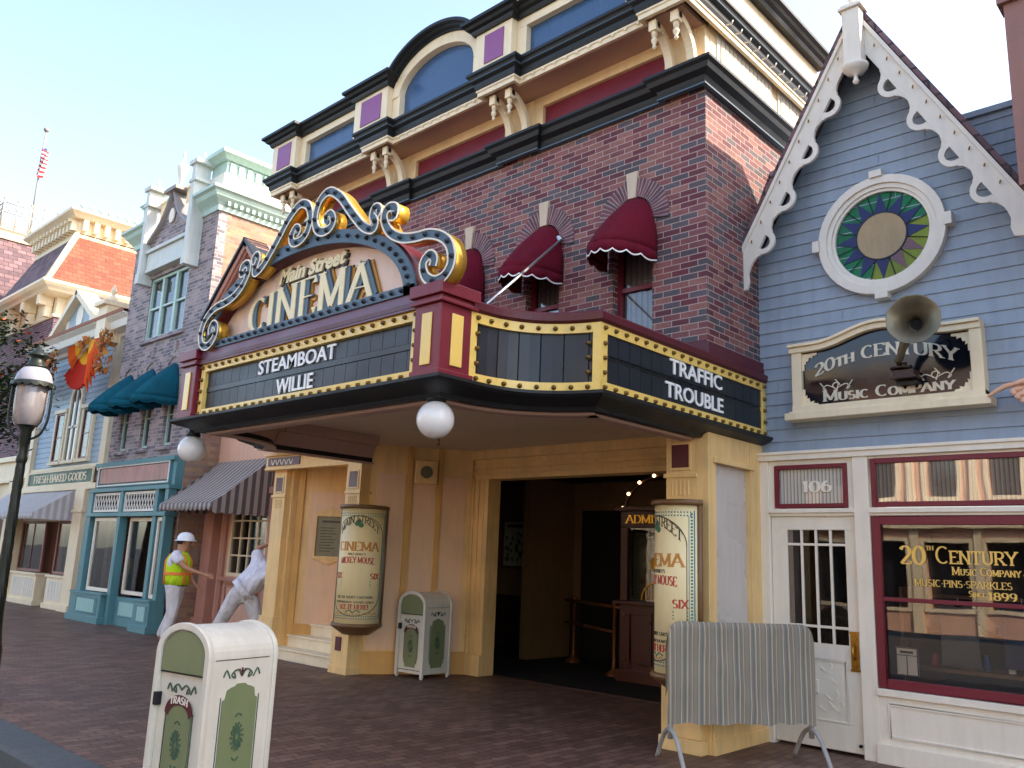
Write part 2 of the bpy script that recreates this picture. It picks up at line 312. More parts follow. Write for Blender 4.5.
# ---- serif lettering drawn as strokes
def A(cx,cy,rx,ry,a0,a1,n=10): return arc(cx,cy,rx,ry,a0,a1,n)
G={'A':(.8,[[(.02,0),(.4,1)],[(.4,1),(.78,0)],[(.17,.36),(.63,.36)]]),
'B':(.66,[[(.1,0),(.1,1)],[(.1,1)]+A(.36,.76,.24,.24,90,-90)+[(.1,.52)],[(.1,.52)]+A(.38,.26,.28,.26,90,-90)+[(.1,0)]]),
'C':(.7,[A(.4,.5,.34,.5,50,310,16)]),'D':(.76,[[(.1,0),(.1,1)],[(.1,1)]+A(.36,.5,.34,.5,90,-90,14)+[(.1,0)]]),
'E':(.62,[[(.1,0),(.1,1)],[(.1,1),(.58,1),(.58,.84)],[(.1,.52),(.46,.52)],[(.1,0),(.6,0),(.6,.18)]]),
'F':(.58,[[(.1,0),(.1,1)],[(.1,1),(.56,1),(.56,.84)],[(.1,.52),(.44,.52)]]),
'G':(.76,[A(.4,.5,.34,.5,50,320,16),[(.7,.4),(.7,.05)]]),'H':(.78,[[(.1,0),(.1,1)],[(.68,0),(.68,1)],[(.1,.52),(.68,.52)]]),
'I':(.24,[[(.12,0),(.12,1)]]),'K':(.74,[[(.1,0),(.1,1)],[(.66,1),(.12,.42)],[(.28,.58),(.7,0)]]),'L':(.6,[[(.1,0),(.1,1)],[(.1,0),(.56,0),(.56,.2)]]),
'M':(.94,[[(.1,0),(.1,1)],[(.1,1),(.47,.1)],[(.47,.1),(.84,1)],[(.84,1),(.84,0)]]),'N':(.8,[[(.1,0),(.1,1)],[(.1,1),(.7,0)],[(.7,0),(.7,1)]]),
'O':(.8,[A(.4,.5,.34,.5,0,360,20)]),'P':(.64,[[(.1,0),(.1,1)],[(.1,1)]+A(.36,.74,.26,.26,90,-90)+[(.1,.48)]]),
'R':(.72,[[(.1,0),(.1,1)],[(.1,1)]+A(.36,.74,.24,.26,90,-90)+[(.1,.48)],[(.34,.48),(.68,0)]]),
'S':(.6,[A(.3,.75,.22,.25,40,250,10)+A(.3,.26,.24,.26,70,-140,10)]),'T':(.66,[[(.33,0),(.33,1)],[(.04,.84),(.04,1),(.62,1),(.62,.84)]]),
'U':(.76,[[(.1,1),(.1,.35)]+A(.38,.32,.28,.32,180,360,12)+[(.66,1)]]),'V':(.76,[[(.02,1),(.38,0)],[(.38,0),(.74,1)]]),
'W':(1.04,[[(.02,1),(.28,0)],[(.28,0),(.52,.9)],[(.52,.9),(.78,0)],[(.78,0),(1.02,1)]]),'X':(.72,[[(.04,1),(.68,0)],[(.66,1),(.06,0)]]),'Y':(.72,[[(.02,1),(.36,.45)],[(.36,.45),(.7,1)],[(.36,.45),(.36,0)]]),
'0':(.66,[A(.33,.5,.27,.5,0,360,18)]),'1':(.36,[[(.2,0),(.2,1)],[(.2,1),(.04,.82)]]),'2':(.6,[A(.3,.7,.24,.3,160,-40,12)+[(.06,.02)],[(.06,.02),(.56,.02),(.56,.16)]]),
'3':(.6,[A(.28,.75,.22,.25,140,-80,10),A(.28,.27,.26,.27,85,-150,10)]),'5':(.6,[[(.54,1),(.12,1),(.1,.55)],A(.28,.32,.26,.32,120,-140,12)]),'6':(.62,[A(.32,.3,.24,.3,0,360,14),A(.4,.4,.32,.6,85,180,10)]),
'8':(.6,[A(.3,.76,.2,.24,0,360,14),A(.3,.26,.25,.27,0,360,14)]),'9':(.62,[A(.3,.7,.24,.3,0,360,14),A(.22,.6,.32,.6,0,-85,10)]),'!':(.25,[[(.12,.3),(.12,1)],[(.12,.0),(.12,.1)]]),
'-':(.4,[[(.05,.45),(.35,.45)]]),'.':(.3,[[(.1,.46),(.2,.46),(.2,.54)]]),"'":(.2,[[(.1,.8),(.1,1)]]),',':(.2,[[(.1,0),(.06,-.12)]]),'/':(.4,[[(0,0),(.4,1)]]),':':(.2,[[(.1,.2),(.1,.3)],[(.1,.7),(.1,.8)]])}
def stroke2d(path,w,thin=None):
    L=[];Rr=[];k=len(path); th=w if thin is None else thin
    closed=k>2 and abs(path[0][0]-path[-1][0])<1e-6 and abs(path[0][1]-path[-1][1])<1e-6
    for i,p in enumerate(path):
        if closed: a=path[i-1] if i>0 else path[-2]; b=path[i+1] if i<k-1 else path[1]
        else: a=path[max(i-1,0)]; b=path[min(i+1,k-1)]
        dx,dy=b[0]-a[0],b[1]-a[1]; l=math.hypot(dx,dy) or 1; dx/=l;dy/=l
        h=(th+(w-th)*abs(dy)**1.3)/2
        L.append((p[0]-dy*h,p[1]+dx*h)); Rr.append((p[0]+dy*h,p[1]-dx*h))
    return L,Rr
_lift=[0]
def put_stroke(mb,path,w,fn,d=.004,mi=0,thin=None,base=.0015):
    L,Rr=stroke2d(path,w,thin); n=len(L); _lift[0]=(_lift[0]+1)%7; e=base+_lift[0]*.00012
    vs=[fn(u,v,e+d) for u,v in L]+[fn(u,v,e+d) for u,v in Rr]+[fn(u,v,e*.3) for u,v in L]+[fn(u,v,e*.3) for u,v in Rr]
    F=[]
    for i in range(n-1): F+= [(i,n+i,n+i+1,i+1),(i,i+1,2*n+i+1,2*n+i),(n+i+1,n+i,3*n+i,3*n+i+1)]
    F+= [(0,2*n,3*n,n),(n-1,2*n-1,4*n-1,3*n-1)]
    mb.add(vs,F,mi)
def put_serif(mb,text,fn,x0,x1,z0,z1,d=.004,mi=0,thick=.17,thin=.07,serif=True,smallcaps=False,warp=None,gap=.07):
    items=[];x=0
    for ch in text:
        if ch==' ': x+=.4; continue
        s=.74 if (smallcaps and ch.islower()) else 1; gl=G.get(ch.upper())
        if gl is None: continue
        items.append((gl,x,s)); x+=gl[0]*s+gap
    tot=max(x-gap,.01); kx=(x1-x0)/tot; kz=(z1-z0)
    def tr(p,ox,s): return (x0+(ox+p[0]*s)*kx, z0+p[1]*s*kz)
    F=(lambda u,v,w=0:fn(*warp(u,v),w)) if warp else fn
    for gl,ox,s in items:
        for st in gl[1]:
            put_stroke(mb,[tr(p,ox,s) for p in st],thick*kx,F,d,mi,thin*kz)
            if serif:
                for e,o in ((st[0],st[1]),(st[-1],st[-2])):
                    if (abs(e[1])<.01 or abs(e[1]-1)<.01) and abs(e[0]-o[0])<abs(e[1]-o[1])*1.2 and abs(e[1]-o[1])>.25:
                        put_stroke(mb,[tr((e[0]-.15,e[1]),ox,s),tr((e[0]+.15,e[1]),ox,s)],thin*kz,F,d,mi)
def archwarp(xc,half,rise):
    return lambda u,v:(u,v+rise*(1-((u-xc)/half)**2))
# ---- wall pieces
def siding(mb,z0,z1,xl,xr,y,h,mi=0):
    z=z0
    while z<z1-1e-6:
        t=min(z+h,z1); a,b,c,d=xl(z),xr(z),xr(t),xl(t)
        if b-a>.02:
            if d>c: d=c=(c+d)/2
            mb.add([(a,y-.016,z),(b,y-.016,z),(c,y-.002,t),(d,y-.002,t),(a,y,z),(b,y,z)],[(0,1,2,3),(0,4,5,1)],mi)
            if b-a>.8 and R.random()<.6:
                xj=a+.2+R.random()*(b-a-.4); mb.box(xj,xj+.005,y-.0175,y-.003,z,z+h*.82,mi)
        z=t
def frame(mb,x0,x1,z0,z1,w,y,d,mi=0):
    mb.box(x0,x0+w,y,y+d,z0,z1,mi);mb.box(x1-w,x1,y,y+d,z0,z1,mi);mb.box(x0+w,x1-w,y,y+d,z1-w,z1,mi);mb.box(x0+w,x1-w,y,y+d,z0,z0+w,mi)
def wall_holes(mb,x0,x1,z0,z1,y0,y1,holes,mi=0):
    """slab in xz with rectangular holes"""
    xs=sorted({x0,x1,*[h[0] for h in holes],*[h[1] for h in holes]}); zs=sorted({z0,z1,*[h[2] for h in holes],*[h[3] for h in holes]})
    for i in range(len(zs)-1):
        run=None
        for j in range(len(xs)-1):
            cx,cz=(xs[j]+xs[j+1])/2,(zs[i]+zs[i+1])/2
            inside=any(h[0]<cx<h[1] and h[2]<cz<h[3] for h in holes)
            if not inside:
                if run is None: run=xs[j]
                end=xs[j+1]
            if (inside or j==len(xs)-2) and run is not None:
                mb.box(run,end,y0,y1,zs[i],zs[i+1],mi); run=None
def window(parent,x0,x1,z0,z1,y,fm,fw=.05,cols=1,rows=2,inner=None,depth=.08,glassm=None,mw=.02,name='window'):
    m=MB(); frame(m,x0,x1,z0,z1,fw,y,depth)
    for i in range(1,cols): xx=x0+fw+(x1-x0-2*fw)*i/cols; m.box(xx-mw/2,xx+mw/2,y+.012,y+depth-.012,z0+fw,z1-fw)
    for i in range(1,rows): zz=z0+fw+(z1-z0-2*fw)*i/rows; m.box(x0+fw,x1-fw,y+.016,y+depth-.016,zz-mw/2,zz+mw/2)
    f=m.build(name,fm,parent,.004)
    bx('pane',glassm or wg,f,(x0+fw*.6,x1-fw*.6,y+depth*.5,y+depth*.5+.008,z0+fw*.6,z1-fw*.6))
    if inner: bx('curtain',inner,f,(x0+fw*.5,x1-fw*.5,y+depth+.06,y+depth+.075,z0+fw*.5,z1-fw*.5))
    return f
def dome_awning(parent,cx,r,zs,Y,Rw,p,zb,mat,valm,drop=.13,scal=9,rise=1.0):
    n=26;mm=8;m=MB();V=[]
    for i in range(n+1):
        t=PI*i/n
        a=Vector((cx-r*math.cos(t),Y,zs+r*rise*math.sin(t))); b=Vector((cx-Rw*math.cos(t),Y-p*max(0,math.sin(t))**.8,zb))
        for j in range(mm+1):
            s=j/mm; q=a.lerp(b,s); q+=Vector((-math.cos(t)*.03,-.03*math.sin(t),.02))*math.sin(PI*s)*.8+Vector((0,.012*math.sin(t*11),.0))*s; V.append(q)
    m.add(V,[(i*(mm+1)+j,(i+1)*(mm+1)+j,(i+1)*(mm+1)+j+1,i*(mm+1)+j+1) for i in range(n) for j in range(mm)],0,True)
    o=m.build('awning',mat,parent,recalc=False)
    s=o.modifiers.new('s','SOLIDIFY'); s.thickness=.006
    m=MB();k=scal*8;V=[]
    for i in range(k+1):
        t=PI*i/k; x=cx-(Rw+.003)*math.cos(t); y=Y-(p+.003)*max(0,math.sin(t))**.8
        sc_=drop*(.72+.28*abs(math.sin(scal*t)))
        V+= [(x,y,zb),(x,y,zb-sc_),(x,y-.002,zb-sc_+.0),(x,y-.002,zb-sc_-.016)]
    m.add(V,[(4*i,4*i+4,4*i+5,4*i+1) for i in range(k)],0,True); m.add(V,[(4*i+2,4*i+6,4*i+7,4*i+3) for i in range(k)],1,True)
    v=m.build('valance',[mat,valm],o,recalc=False); s=v.modifiers.new('s','SOLIDIFY'); s.thickness=.006
    return o
# ------------------------------------------------------------ world, camera, sun
w=bpy.data.worlds.new("World"); sc.world=w; w.use_nodes=True; wn=w.node_tree.nodes; bg=wn['Background']
sky=wn.new('ShaderNodeTexSky'); sky.sky_type='NISHITA'; sky.sun_disc=False
SE,SA=42,35   # sun elevation, azimuth from +X towards +Y
sky.sun_elevation=rad(SE); sky.sun_rotation=rad(90-SA); sky.air_density=1.0; sky.dust_density=2.0; sky.ozone_density=1.3
wb=wn.new('ShaderNodeMix'); wb.data_type='RGBA'; wb.blend_type='MULTIPLY'; wb.inputs[0].default_value=1; wb.inputs[7].default_value=(1.07,1,.94,1); w.node_tree.links.new(sky.outputs[0],wb.inputs[6]); w.node_tree.links.new(wb.outputs[2],bg.inputs[0]); bg.inputs[1].default_value=SKY
L=bpy.data.lights.new('sun','SUN'); L.energy=SUN; L.angle=rad(.6); L.color=(1,.86,.68)
so=bpy.data.objects.new('sun',L); COL.objects.link(so)
sd=Vector((math.cos(rad(SE))*math.cos(rad(SA)),math.cos(rad(SE))*math.sin(rad(SA)),math.sin(rad(SE))))
so.rotation_euler=sd.to_track_quat('Z','Y').to_euler(); so.location=(10,10,20)
cd=bpy.data.cameras.new('camera'); co=bpy.data.objects.new('camera',cd); COL.objects.link(co); sc.camera=co
Mx=((0.733677,0.67835147,0.03946318),(-0.11046967,0.17638072,-0.97810342),(-0.67045843,0.7132525,0.20434374))
rt=Matrix(((Mx[0][0],-Mx[1][0],-Mx[2][0]),(Mx[0][1],-Mx[1][1],-Mx[2][1]),(Mx[0][2],-Mx[1][2],-Mx[2][2])))
co.matrix_world=Matrix.Translation((0,0,1.6))@rt.to_4x4()
cd.sensor_width=36; cd.lens=842.157/1024*36; cd.clip_end=2000; cd.clip_start=.05
sc.view_settings.view_transform='Standard'; sc.view_settings.look='None'; sc.view_settings.exposure=EXPO; sc.view_settings.gamma=1
# ------------------------------------------------------------ ground
m=MB(); m.add([(-70,2.85,0),(30,2.85,0),(30,60,0),(-70,60,0)],[(0,1,2,3)]); m.build('sidewalk',pave,kind='structure',recalc=False)
m=MB(); m.add([(-400,-300,-.16),(400,-300,-.16),(400,2.5,-.16),(-400,2.5,-.16)],[(0,1,2,3)]); m.build('road',road_m,kind='structure',recalc=False)
m=MB(); m.add([(-400,60,-.17),(400,60,-.17),(400,400,-.17),(-400,400,-.17)],[(0,1,2,3)]); m.build('far_ground',road_m,kind='structure',recalc=False)
m=MB()
for i in range(60):
    x=-70+i*1.6
    m.prism([(2.5,-.3),(2.52,-.03),(2.545,.0),(2.85,.004),(2.85,-.3)],(x,0,0),(0,1,0),(0,0,1),(1,0,0),1.594)
m.build('kerb',kerb_m,kind='structure')
m=MB(); m.add([(-70,2.1,-.156),(30,2.1,-.156),(30,2.499,-.15),(-70,2.499,-.15)],[(0,1,2,3)]); m.build('gutter',kerb_m,kind='structure',recalc=False)
# ------------------------------------------------------------ cinema building
CB=thing('cinema_building','brick cinema building with maroon awnings, black cornices and a cream entrance under the marquee','building',(-7.7,6.97,0))
wins=[-4.88,-6.13,-7.38,-8.63,-9.88]
m=MB(); holes=[(c-.25,c+.25,3.74,5.47) for c in wins]
wall_holes(m,-11.4,-4.0,3.2,6.5,6.97,7.17,holes)
for c in wins:
    for s in (-1,1):
        a=[(c+s*.25*math.cos(rad(t)),5.2+.25*math.sin(rad(t))) for t in range(0,91,9)]
        p=a+[(c,5.47),(c+s*.25,5.47)]
        m.xz(p if s>0 else p[::-1],6.97,.2)
m.box(-4.2,-4.0,7.17,10,3.2,6.5); m.box(-11.4,-11.2,7.17,10,3.2,6.5)
m.build('brick_wall',brick_c,CB)
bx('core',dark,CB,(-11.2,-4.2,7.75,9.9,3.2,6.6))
for c in wins:
    f=MB(); o=arc(c,5.2,.45,.45,-10,190,24); i=arc(c,5.2,.25,.25,-10,190,24)
    def uf(p,n,c=c): a=math.atan2(p.z-5.2,p.x-c); return (math.hypot(p.z-5.2,p.x-c)-.245,a*.35)
    f.band(o,i,6.955,.03,closed=False); f.build('window_arch',brick_a,CB,uvfn=uf)
    k=MB(); k.xz([(c-.045,5.43),(c+.045,5.43),(c+.075,5.73),(c-.075,5.73)],6.935,.05); k.build('keystone',keyst,CB,.006)
    wf=MB(); frame(wf,c-.25,c+.25,3.74,5.2,.045,7.06,.07); wf.box(c-.205,c+.205,7.07,7.12,4.44,4.49)
    wf.band(arc(c,5.2,.25,.25,0,180,16),arc(c,5.2,.205,.205,0,180,16),7.06,.07,closed=False)
    wo=wf.build('window_frame',crimson,CB); bx('pane',wg,wo,(c-.21,c+.21,7.1,7.106,3.78,5.4)); bx('curtain',curtain,wo,(c-.21,c+.21,7.14,7.15,3.78,4.9)); bx('dark_room_backing',dark,wo,(c-.23,c+.23,7.155,7.165,3.76,5.4))  # last sheet is dark to stand in for the unlit room behind
    dome_awning(CB,c,.25,5.18,6.955,.31,.62,4.76,maroonc,letterw,.12,9)
zones=[(-11.4,-10.95),(-9.13,-8.6),(-6.82,-6.25),(-4.46,-4.0)]
def jog(y,d,end=10.0,side=-4.0,left=-11.4):
    p=[(left,y+3),(left-0,y-d)]
    for i,(a,b) in enumerate(zones):
        if i==0: p+= [(b,y-d),(b,y)]
        elif i==len(zones)-1: p+= [(a,y),(a,y-d),(side+.0,y-d)]
        else: p+= [(a,y),(a,y-d),(b,y-d),(b,y)]
    return p+[(side,end)]
m=MB(); m.sweep([(0,6.42),(.03,6.42),(.05,6.47),(.06,6.5),(.12,6.54),(.14,6.59),(.17,6.62),(.17,6.65),(0,6.66)],jog(6.97,.05)); m.build('belt_cornice',black,CB)
m=MB(); m.sweep([(.0,6.405),(.055,6.405),(.055,6.42),(0,6.42)],jog(6.965,.05,9.99,-3.995)); m.build('cornice_flashing',slateblue,CB)
# frieze with red panels
bays=[(-10.95,-9.13),(-8.6,-6.82),(-6.25,-4.46)]
m=MB(); wall_holes(m,-11.4,-4.0,6.655,7.15,6.97,7.06,[(a+.03,b-.03,6.66,7.02) for a,b in bays]); 
for a,b in zones: m.box(a+.1,b-.1,6.955,6.97,6.66,7.13)
m.box(-4.2,-4.0,7.06,10,6.655,7.4); m.box(-11.4,-11.2,7.06,10,6.655,7.4); m.box(-11.4,-4.0,6.97,7.06,7.2,7.4); m.build('frieze',friezec,CB,.004)
for a,b in bays: bx('frieze_panel',crimson,CB,(a+.03,b-.03,7.02,7.05,6.655,7.02))
for (a,b) in [(7.2,8.46),(8.62,9.85)]:
    o=MB(); o.box(-4,-3.985,a,b,6.69,7.16); o=o.build('side_panel',white2,CB)
    q=MB(); q.box(-3.985,-3.975,a+.06,b-.06,6.74,7.11); q.build('beadboard',bead,o)
m=MB(); m.box(-11.5,-4.02,6.56,7.06,7.15,7.2); m.build('soffit',soffit_m,CB)
J=jog(6.57,.1,10.1,-3.92,-11.5)
m=MB(); m.sweep([(0,7.12),(.02,7.12),(.02,7.17),(.035,7.18),(.035,7.22),(-.02,7.22),(-.02,7.12)],J); 
for i in range(46): m.box(-11.4+i*.163,-11.37+i*.163,6.525,6.535,7.15,7.175)
m.build('fascia',cream,CB)
m=MB(); m.sweep([(-.1,7.2),(.035,7.2),(.05,7.24),(.055,7.28),(.09,7.31),(.11,7.35),(.13,7.37),(.13,7.405),(-.1,7.415)],J); m.build('eave_cornice',black,CB)
m=MB(); m.sweep([(.05,7.283),(.10,7.318),(.10,7.326),(.05,7.291)],J); m.build('cornice_bead',slateblue,CB)
# clips under the eave on the side
m=MB(); m.tube([(-3.9,7.2,7.215),(-3.82,7.2,7.19),(-3.80,7.2,7.23)],.008,5); c0=m.build('clip_light',white2,CB)
for i in range(1,14): c1=dup(c0,CB); c1.location=(0,i*.2,0)
# parapet
PZ=[(-11.67,-11.0),(-9.47,-8.72),(-6.97,-6.35),(-4.62,-3.97)]
m=MB()
wall_holes(m,-11.6,-4.0,7.4,8.05,6.6,6.9,[(-10.86,-9.55,7.42,7.92),(-8.6,-7.05,7.4,8.05),(-6.2,-4.75,7.42,7.92)])
ao=arc(-7.825,7.85,.9,.60,0,180,24); ai=arc(-7.825,7.85,.735,.43,0,180,24)
m.band(ao,ai,6.58,.32,closed=False)
m.box(-8.62,-8.55,6.59,6.9,7.4,7.86);m.box(-7.1,-7.03,6.59,6.9,7.4,7.86)
m.box(-4.25,-4.02,6.9,9.9,7.4,8.05); m.box(-11.6,-11.4,6.9,9.9,7.4,8.05)
m.build('parapet_wall',cream,CB,.004)
bx('parapet_sill',white,CB,(-8.55,-7.1,6.56,6.62,7.41,7.46))
for q in [(-10.86,-9.55),(-6.2,-4.75)]: bx('blue_panel',winblue,CB,(q[0],q[1],6.68,6.72,7.4,7.95))
m=MB(); m.xz([(-8.56,7.42),(-7.09,7.42)]+arc(-7.825,7.85,.735,.43,0,180,24),6.68,.04); m.build('blue_panel',winblue,CB)
for a,b in PZ:
    m=MB(); m.box(a,b,6.5,6.6,7.4,8.1) if b<-4.1 else m.box(a,b,6.5,7.1,7.4,8.1)
    o=m.build('pilaster',cream,CB,.006); bx('purple_panel',purple,o,(a+.17,b-.13,6.488,6.5,7.58,7.97))
prof=[(-.1,8.03),(.03,8.03),(.045,8.06),(.05,8.08),(.09,8.1),(.11,8.13),(.15,8.15),(.15,8.19),(-.1,8.2)]
m=MB(); m.sweep(prof,[(-11.67,9.9),(-11.67,6.5),(-11.0,6.5),(-11.0,6.6),(-9.47,6.6),(-9.47,6.5),(-8.72,6.5),(-8.72,6.62)]);
m.sweep(prof,[(-6.97,6.62),(-6.97,6.5),(-6.35,6.5),(-6.35,6.6),(-4.62,6.6),(-4.62,6.5),(-3.97,6.5),(-3.97,9.9)])
for (r0,r1,y0) in ((-.01,.04,6.55),(.03,.075,6.49),(.065,.105,6.43)):
    m.band(arc(-7.825,7.85,.89+r1,.59+r1,24,156,30),arc(-7.825,7.85,.89+r0,.59+r0,24,156,30),y0,.35,closed=False)
m.build('roof_cornice',black,CB)
bx('roof_deck',dkiron,CB,(-11.5,-4.1,6.9,9.9,7.8,7.9))
bx('back_wall',peach,CB,(-11.6,-4.05,9.9,10.1,3.2,8.05))
# brackets
bk=MB()
o=arc(0,0,.36,.45,90,180,10); i=arc(0,0,.29,.37,90,180,10)
bk.prism([(p[0]+.37,p[1]) for p in o]+[(p[0]+.37,p[1]) for p in i][::-1],(-.045,6.93,6.67),(0,-1,0),(0,0,1),(1,0,0),.09)
bk.box(-.045,.045,6.53,6.62,7.0,7.12); bk.box(-.055,.055,6.88,6.97,6.66,6.72)
B0=None
for a,b in zones:
    for cx in ((a+b)/2-.13,(a+b)/2+.13):
        if B0 is None:
            B0=bk.build('bracket',cream,None,.005); B0.parent=CB
            pn=MB(); pn.lathe([(.001,-.2),(.018,-.185),(.024,-.165),(.012,-.145),(.03,-.12),(.034,-.09),(.014,-.06),(.03,-.05),(.03,0)],(0,6.575,7.0),10); P0=pn.build('pendant',cream); P0.parent=B0
            for q in (B0.data,P0.data):
                for v in q.vertices: v.co.y-=6.97
            B0.location=(cx+7.7,0,0)
        else: c2=dup(B0); c2.location=(cx+7.7,0,0)
# ground floor entrance
cz=3.15
def splay(mb,p,q,z0,z1,t=.1,off=0,mi=0):
    d=Vector((q[0]-p[0],q[1]-p[1],0)); L_=d.length; d/=L_; n=Vector((d.y,-d.x,0)); O=Vector((p[0],p[1],0))+n*off
    mb.prism([(0,z0),(L_,z0),(L_,z1),(0,z1)],O-n*t,d,(0,0,1),n,t,mi)
def splay_at(p,q):
    d=Vector((q[0]-p[0],q[1]-p[1],0)); L_=d.length; d/=L_; n=Vector((d.y,-d.x,0)); return plane((p[0],p[1],0),d,(0,0,1),n),L_
def sp_rect(mb,fn,u0,u1,z0,z1,w0,w1,mi=0):
    P=[fn(u,v,w) for w in (w0,w1) for u,v in ((u0,z0),(u1,z0),(u1,z1),(u0,z1))]
    mb.add(P,[(0,3,2,1),(4,5,6,7),(0,1,5,4),(1,2,6,5),(2,3,7,6),(3,0,4,7)],mi)
W1=((-11.75,7.62),(-10.95,8.36)); W2=((-9.66,7.42),(-8.9,8.7)); W3=((-4.55,8.7),(-4.42,7.4))
m=MB()
for W in (W1,W2,W3): splay(m,W[0],W[1],0,cz)
m.box(-10.95,-10.1,8.36,8.46,0,cz); m.box(-10.2,-10.05,7.4,8.36,0,cz)
m.box(-11.95,-11.75,7.5,7.72,0,cz)
m.build('entrance_wall',yellow,CB)
m=MB()
f1,l1=splay_at(*W1); f2,l2=splay_at(*W2)
sp_rect(m,f1,.22,l1-.12,.5,2.55,0,.012); m.build('wall_panel',yellow2,CB,.004)
m=MB()
for a,b in ((.1,.5),(.62,.95),(1.05,1.4)): sp_rect(m,f2,a,b,.32,2.75,0,.012)
m.build('wall_panel',yellow2,CB,.004)
m=MB()
sp_rect(m,f2,0,l2,0,.3,0,.03); sp_rect(m,f2,.52,.6,.3,cz,0,.035); sp_rect(m,f2,.97,1.03,.3,cz,0,.035); sp_rect(m,f1,0,l1,.0,.5,0,.03)
sp_rect(m,f1,0,.1,.3,cz,0,.04)
m.build('wall_trim',ochre,CB,.004)
# door surround at Y 8.75
m=MB()
for (x0,x1,y0) in ((-8.97,-8.6,8.74),(-4.75,-4.4,8.74)):
    m.box(x0,x1,y0,9.0,0,2.73)
    for k in range(3): a=x0+.05+k*.1; m.box(a,a+.05,y0-.03+.008*k,y0,.28,2.73)
    m.box(x0-.01,x1+.005,y0-.05,y0,0,.28)
m.box(-8.97,-4.4,8.74,9.0,2.73,cz); m.box(-8.97,-4.4,8.71,8.74,2.8,2.84); m.box(-8.97,-4.4,8.70,8.74,2.88,2.93); m.box(-8.99,-4.4,8.68,8.74,3.02,3.15)
m.build('door_surround',yellow,CB,.006)
# piers
def pier(x0,x1,y0,y1,z1,fx,name='entrance_pier'):
    m=MB(); m.box(x0,x1,y0,y1,0,z1); m.box(x0-.03,x1+.03,y0-.03,y1,0,.55); m.box(x0-.045,x1+.045,y0-.045,y1,0,.1)
    m.box(x0-.02,x1+.02,y0-.02,y1,2.43,2.47); m.box(x0-.03,x1+.03,y0-.03,y1,.55,.6)
    cx=(x0+x1)/2; frame(m,cx-.12,cx+.12,2.5,2.77,.025,y0-.012,.012)
    for i in range(5): m.box(cx-.1+i*.044,cx-.082+i*.044,y0-.008,y0,2.26,2.4)
    o=m.build(name,yellow,CB,.006)
    bx('tile',maroon,o,(cx-.095,cx+.095,y0-.008,y0,2.525,2.745))
    return o
p1=pier(-4.46,-4.14,6.97,7.4,3.15,0)
bx('tile',maroon,pier(-9.98,-9.66,7.25,7.5,3.15,0),(-9.9,-9.78,7.205,7.22,.3,.48))
pl=pier(-12.15,-11.8,7.4,7.65,2.92,0)
m=MB(); m.box(-12.28,-10.0,7.3,7.4,2.9,3.08); m.box(-12.3,-9.9,7.26,7.4,3.08,3.12); m.box(-12.28,-10.0,7.28,7.4,2.86,2.9); m.box(-12.28,-9.9,7.4,8.5,2.95,3.15); o=m.build('side_fascia',yellow,CB,.005)
bx('name_board',maroon,o,(-12.2,-11.3,7.285,7.3,2.925,3.055))
m=MB(); fnb=plane((-12.15,7.285,2.94)); [put_stroke(m,smoothpath([(.05+q*.13,.08),(.1+q*.13,.0),(.15+q*.13,.08)],3),.02,fnb,.004) for q in range(5)]; m.build('lettering',white,o)
# right side wall X=-4 with frosted panel
m=MB(); m.box(-4.14,-4.0,6.97,7.11,0,3.15); m.box(-4.14,-4.0,7.78,8.07,0,3.15); m.box(-4.14,-4.0,7.11,7.78,0,.56); m.box(-4.14,-4.0,7.11,7.78,2.58,3.15)
m.box(-4.0,-3.975,6.99,8.06,0,.5); m.box(-4.0,-3.96,6.985,8.06,0,.12); m.box(-4.0,-3.97,7.05,7.84,2.57,2.62); m.box(-4.02,-3.95,6.93,8.02,.5,.54)
m.build('side_wall',yellow,CB,.005)
bx('frosted_panel',frost,CB,(-4.06,-4.05,7.11,7.78,.56,2.58))
# base block of right pier towards street
m=MB(); m.box(-4.47,-4.03,6.86,6.97,0,.12); m.box(-4.45,-4.05,6.89,6.97,.12,.55); m.build('pier_plinth',yellow,CB,.006)
# steps
for k in range(3):
    m=MB(); y0=7.38+k*.24; m.box(-11.9+k*.2,-9.99,y0,y0+.24 if k<2 else 8.36,0,(k+1)*.17-.03); m.box(-11.9+k*.2,-9.99,y0-.02,y0+.25 if k<2 else 8.36,(k+1)*.17-.03,(k+1)*.17); m.build('step',cream,CB,.008)
# lobby
m=MB(); m.box(-11.6,-11.5,8.5,12,0,3.2); m.box(-11.5,-4.3,12,12.1,0,3.2); m.box(-4.3,-4.2,9.0,12.1,0,3.2); m.box(-9.75,-9.6,12-1.2,12,0,3.2)
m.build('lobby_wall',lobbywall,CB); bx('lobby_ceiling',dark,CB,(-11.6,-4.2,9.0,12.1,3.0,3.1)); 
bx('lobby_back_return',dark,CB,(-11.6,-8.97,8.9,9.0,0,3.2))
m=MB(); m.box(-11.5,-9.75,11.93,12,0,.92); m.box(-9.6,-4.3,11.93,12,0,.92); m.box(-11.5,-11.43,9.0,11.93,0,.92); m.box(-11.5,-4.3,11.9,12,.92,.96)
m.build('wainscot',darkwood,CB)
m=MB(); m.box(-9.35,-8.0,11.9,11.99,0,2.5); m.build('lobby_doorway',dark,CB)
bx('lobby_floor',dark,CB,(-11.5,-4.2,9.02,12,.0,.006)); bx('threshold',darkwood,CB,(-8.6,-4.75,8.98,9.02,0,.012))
bx('lobby_roof',dkiron,CB,(-11.6,-4.0,10.1,12.1,3.15,3.25))
# maroon flashing where canopy meets brick
m=MB(); m.box(-9.35,-4.0,6.93,6.97,3.6,3.74); m.box(-4.0,-3.96,6.93,8.06,3.5,3.72); m.box(-4.14,-4.0,7.17,8.07,3.15,3.2); m.build('roof_flashing',maroon,CB,.004)
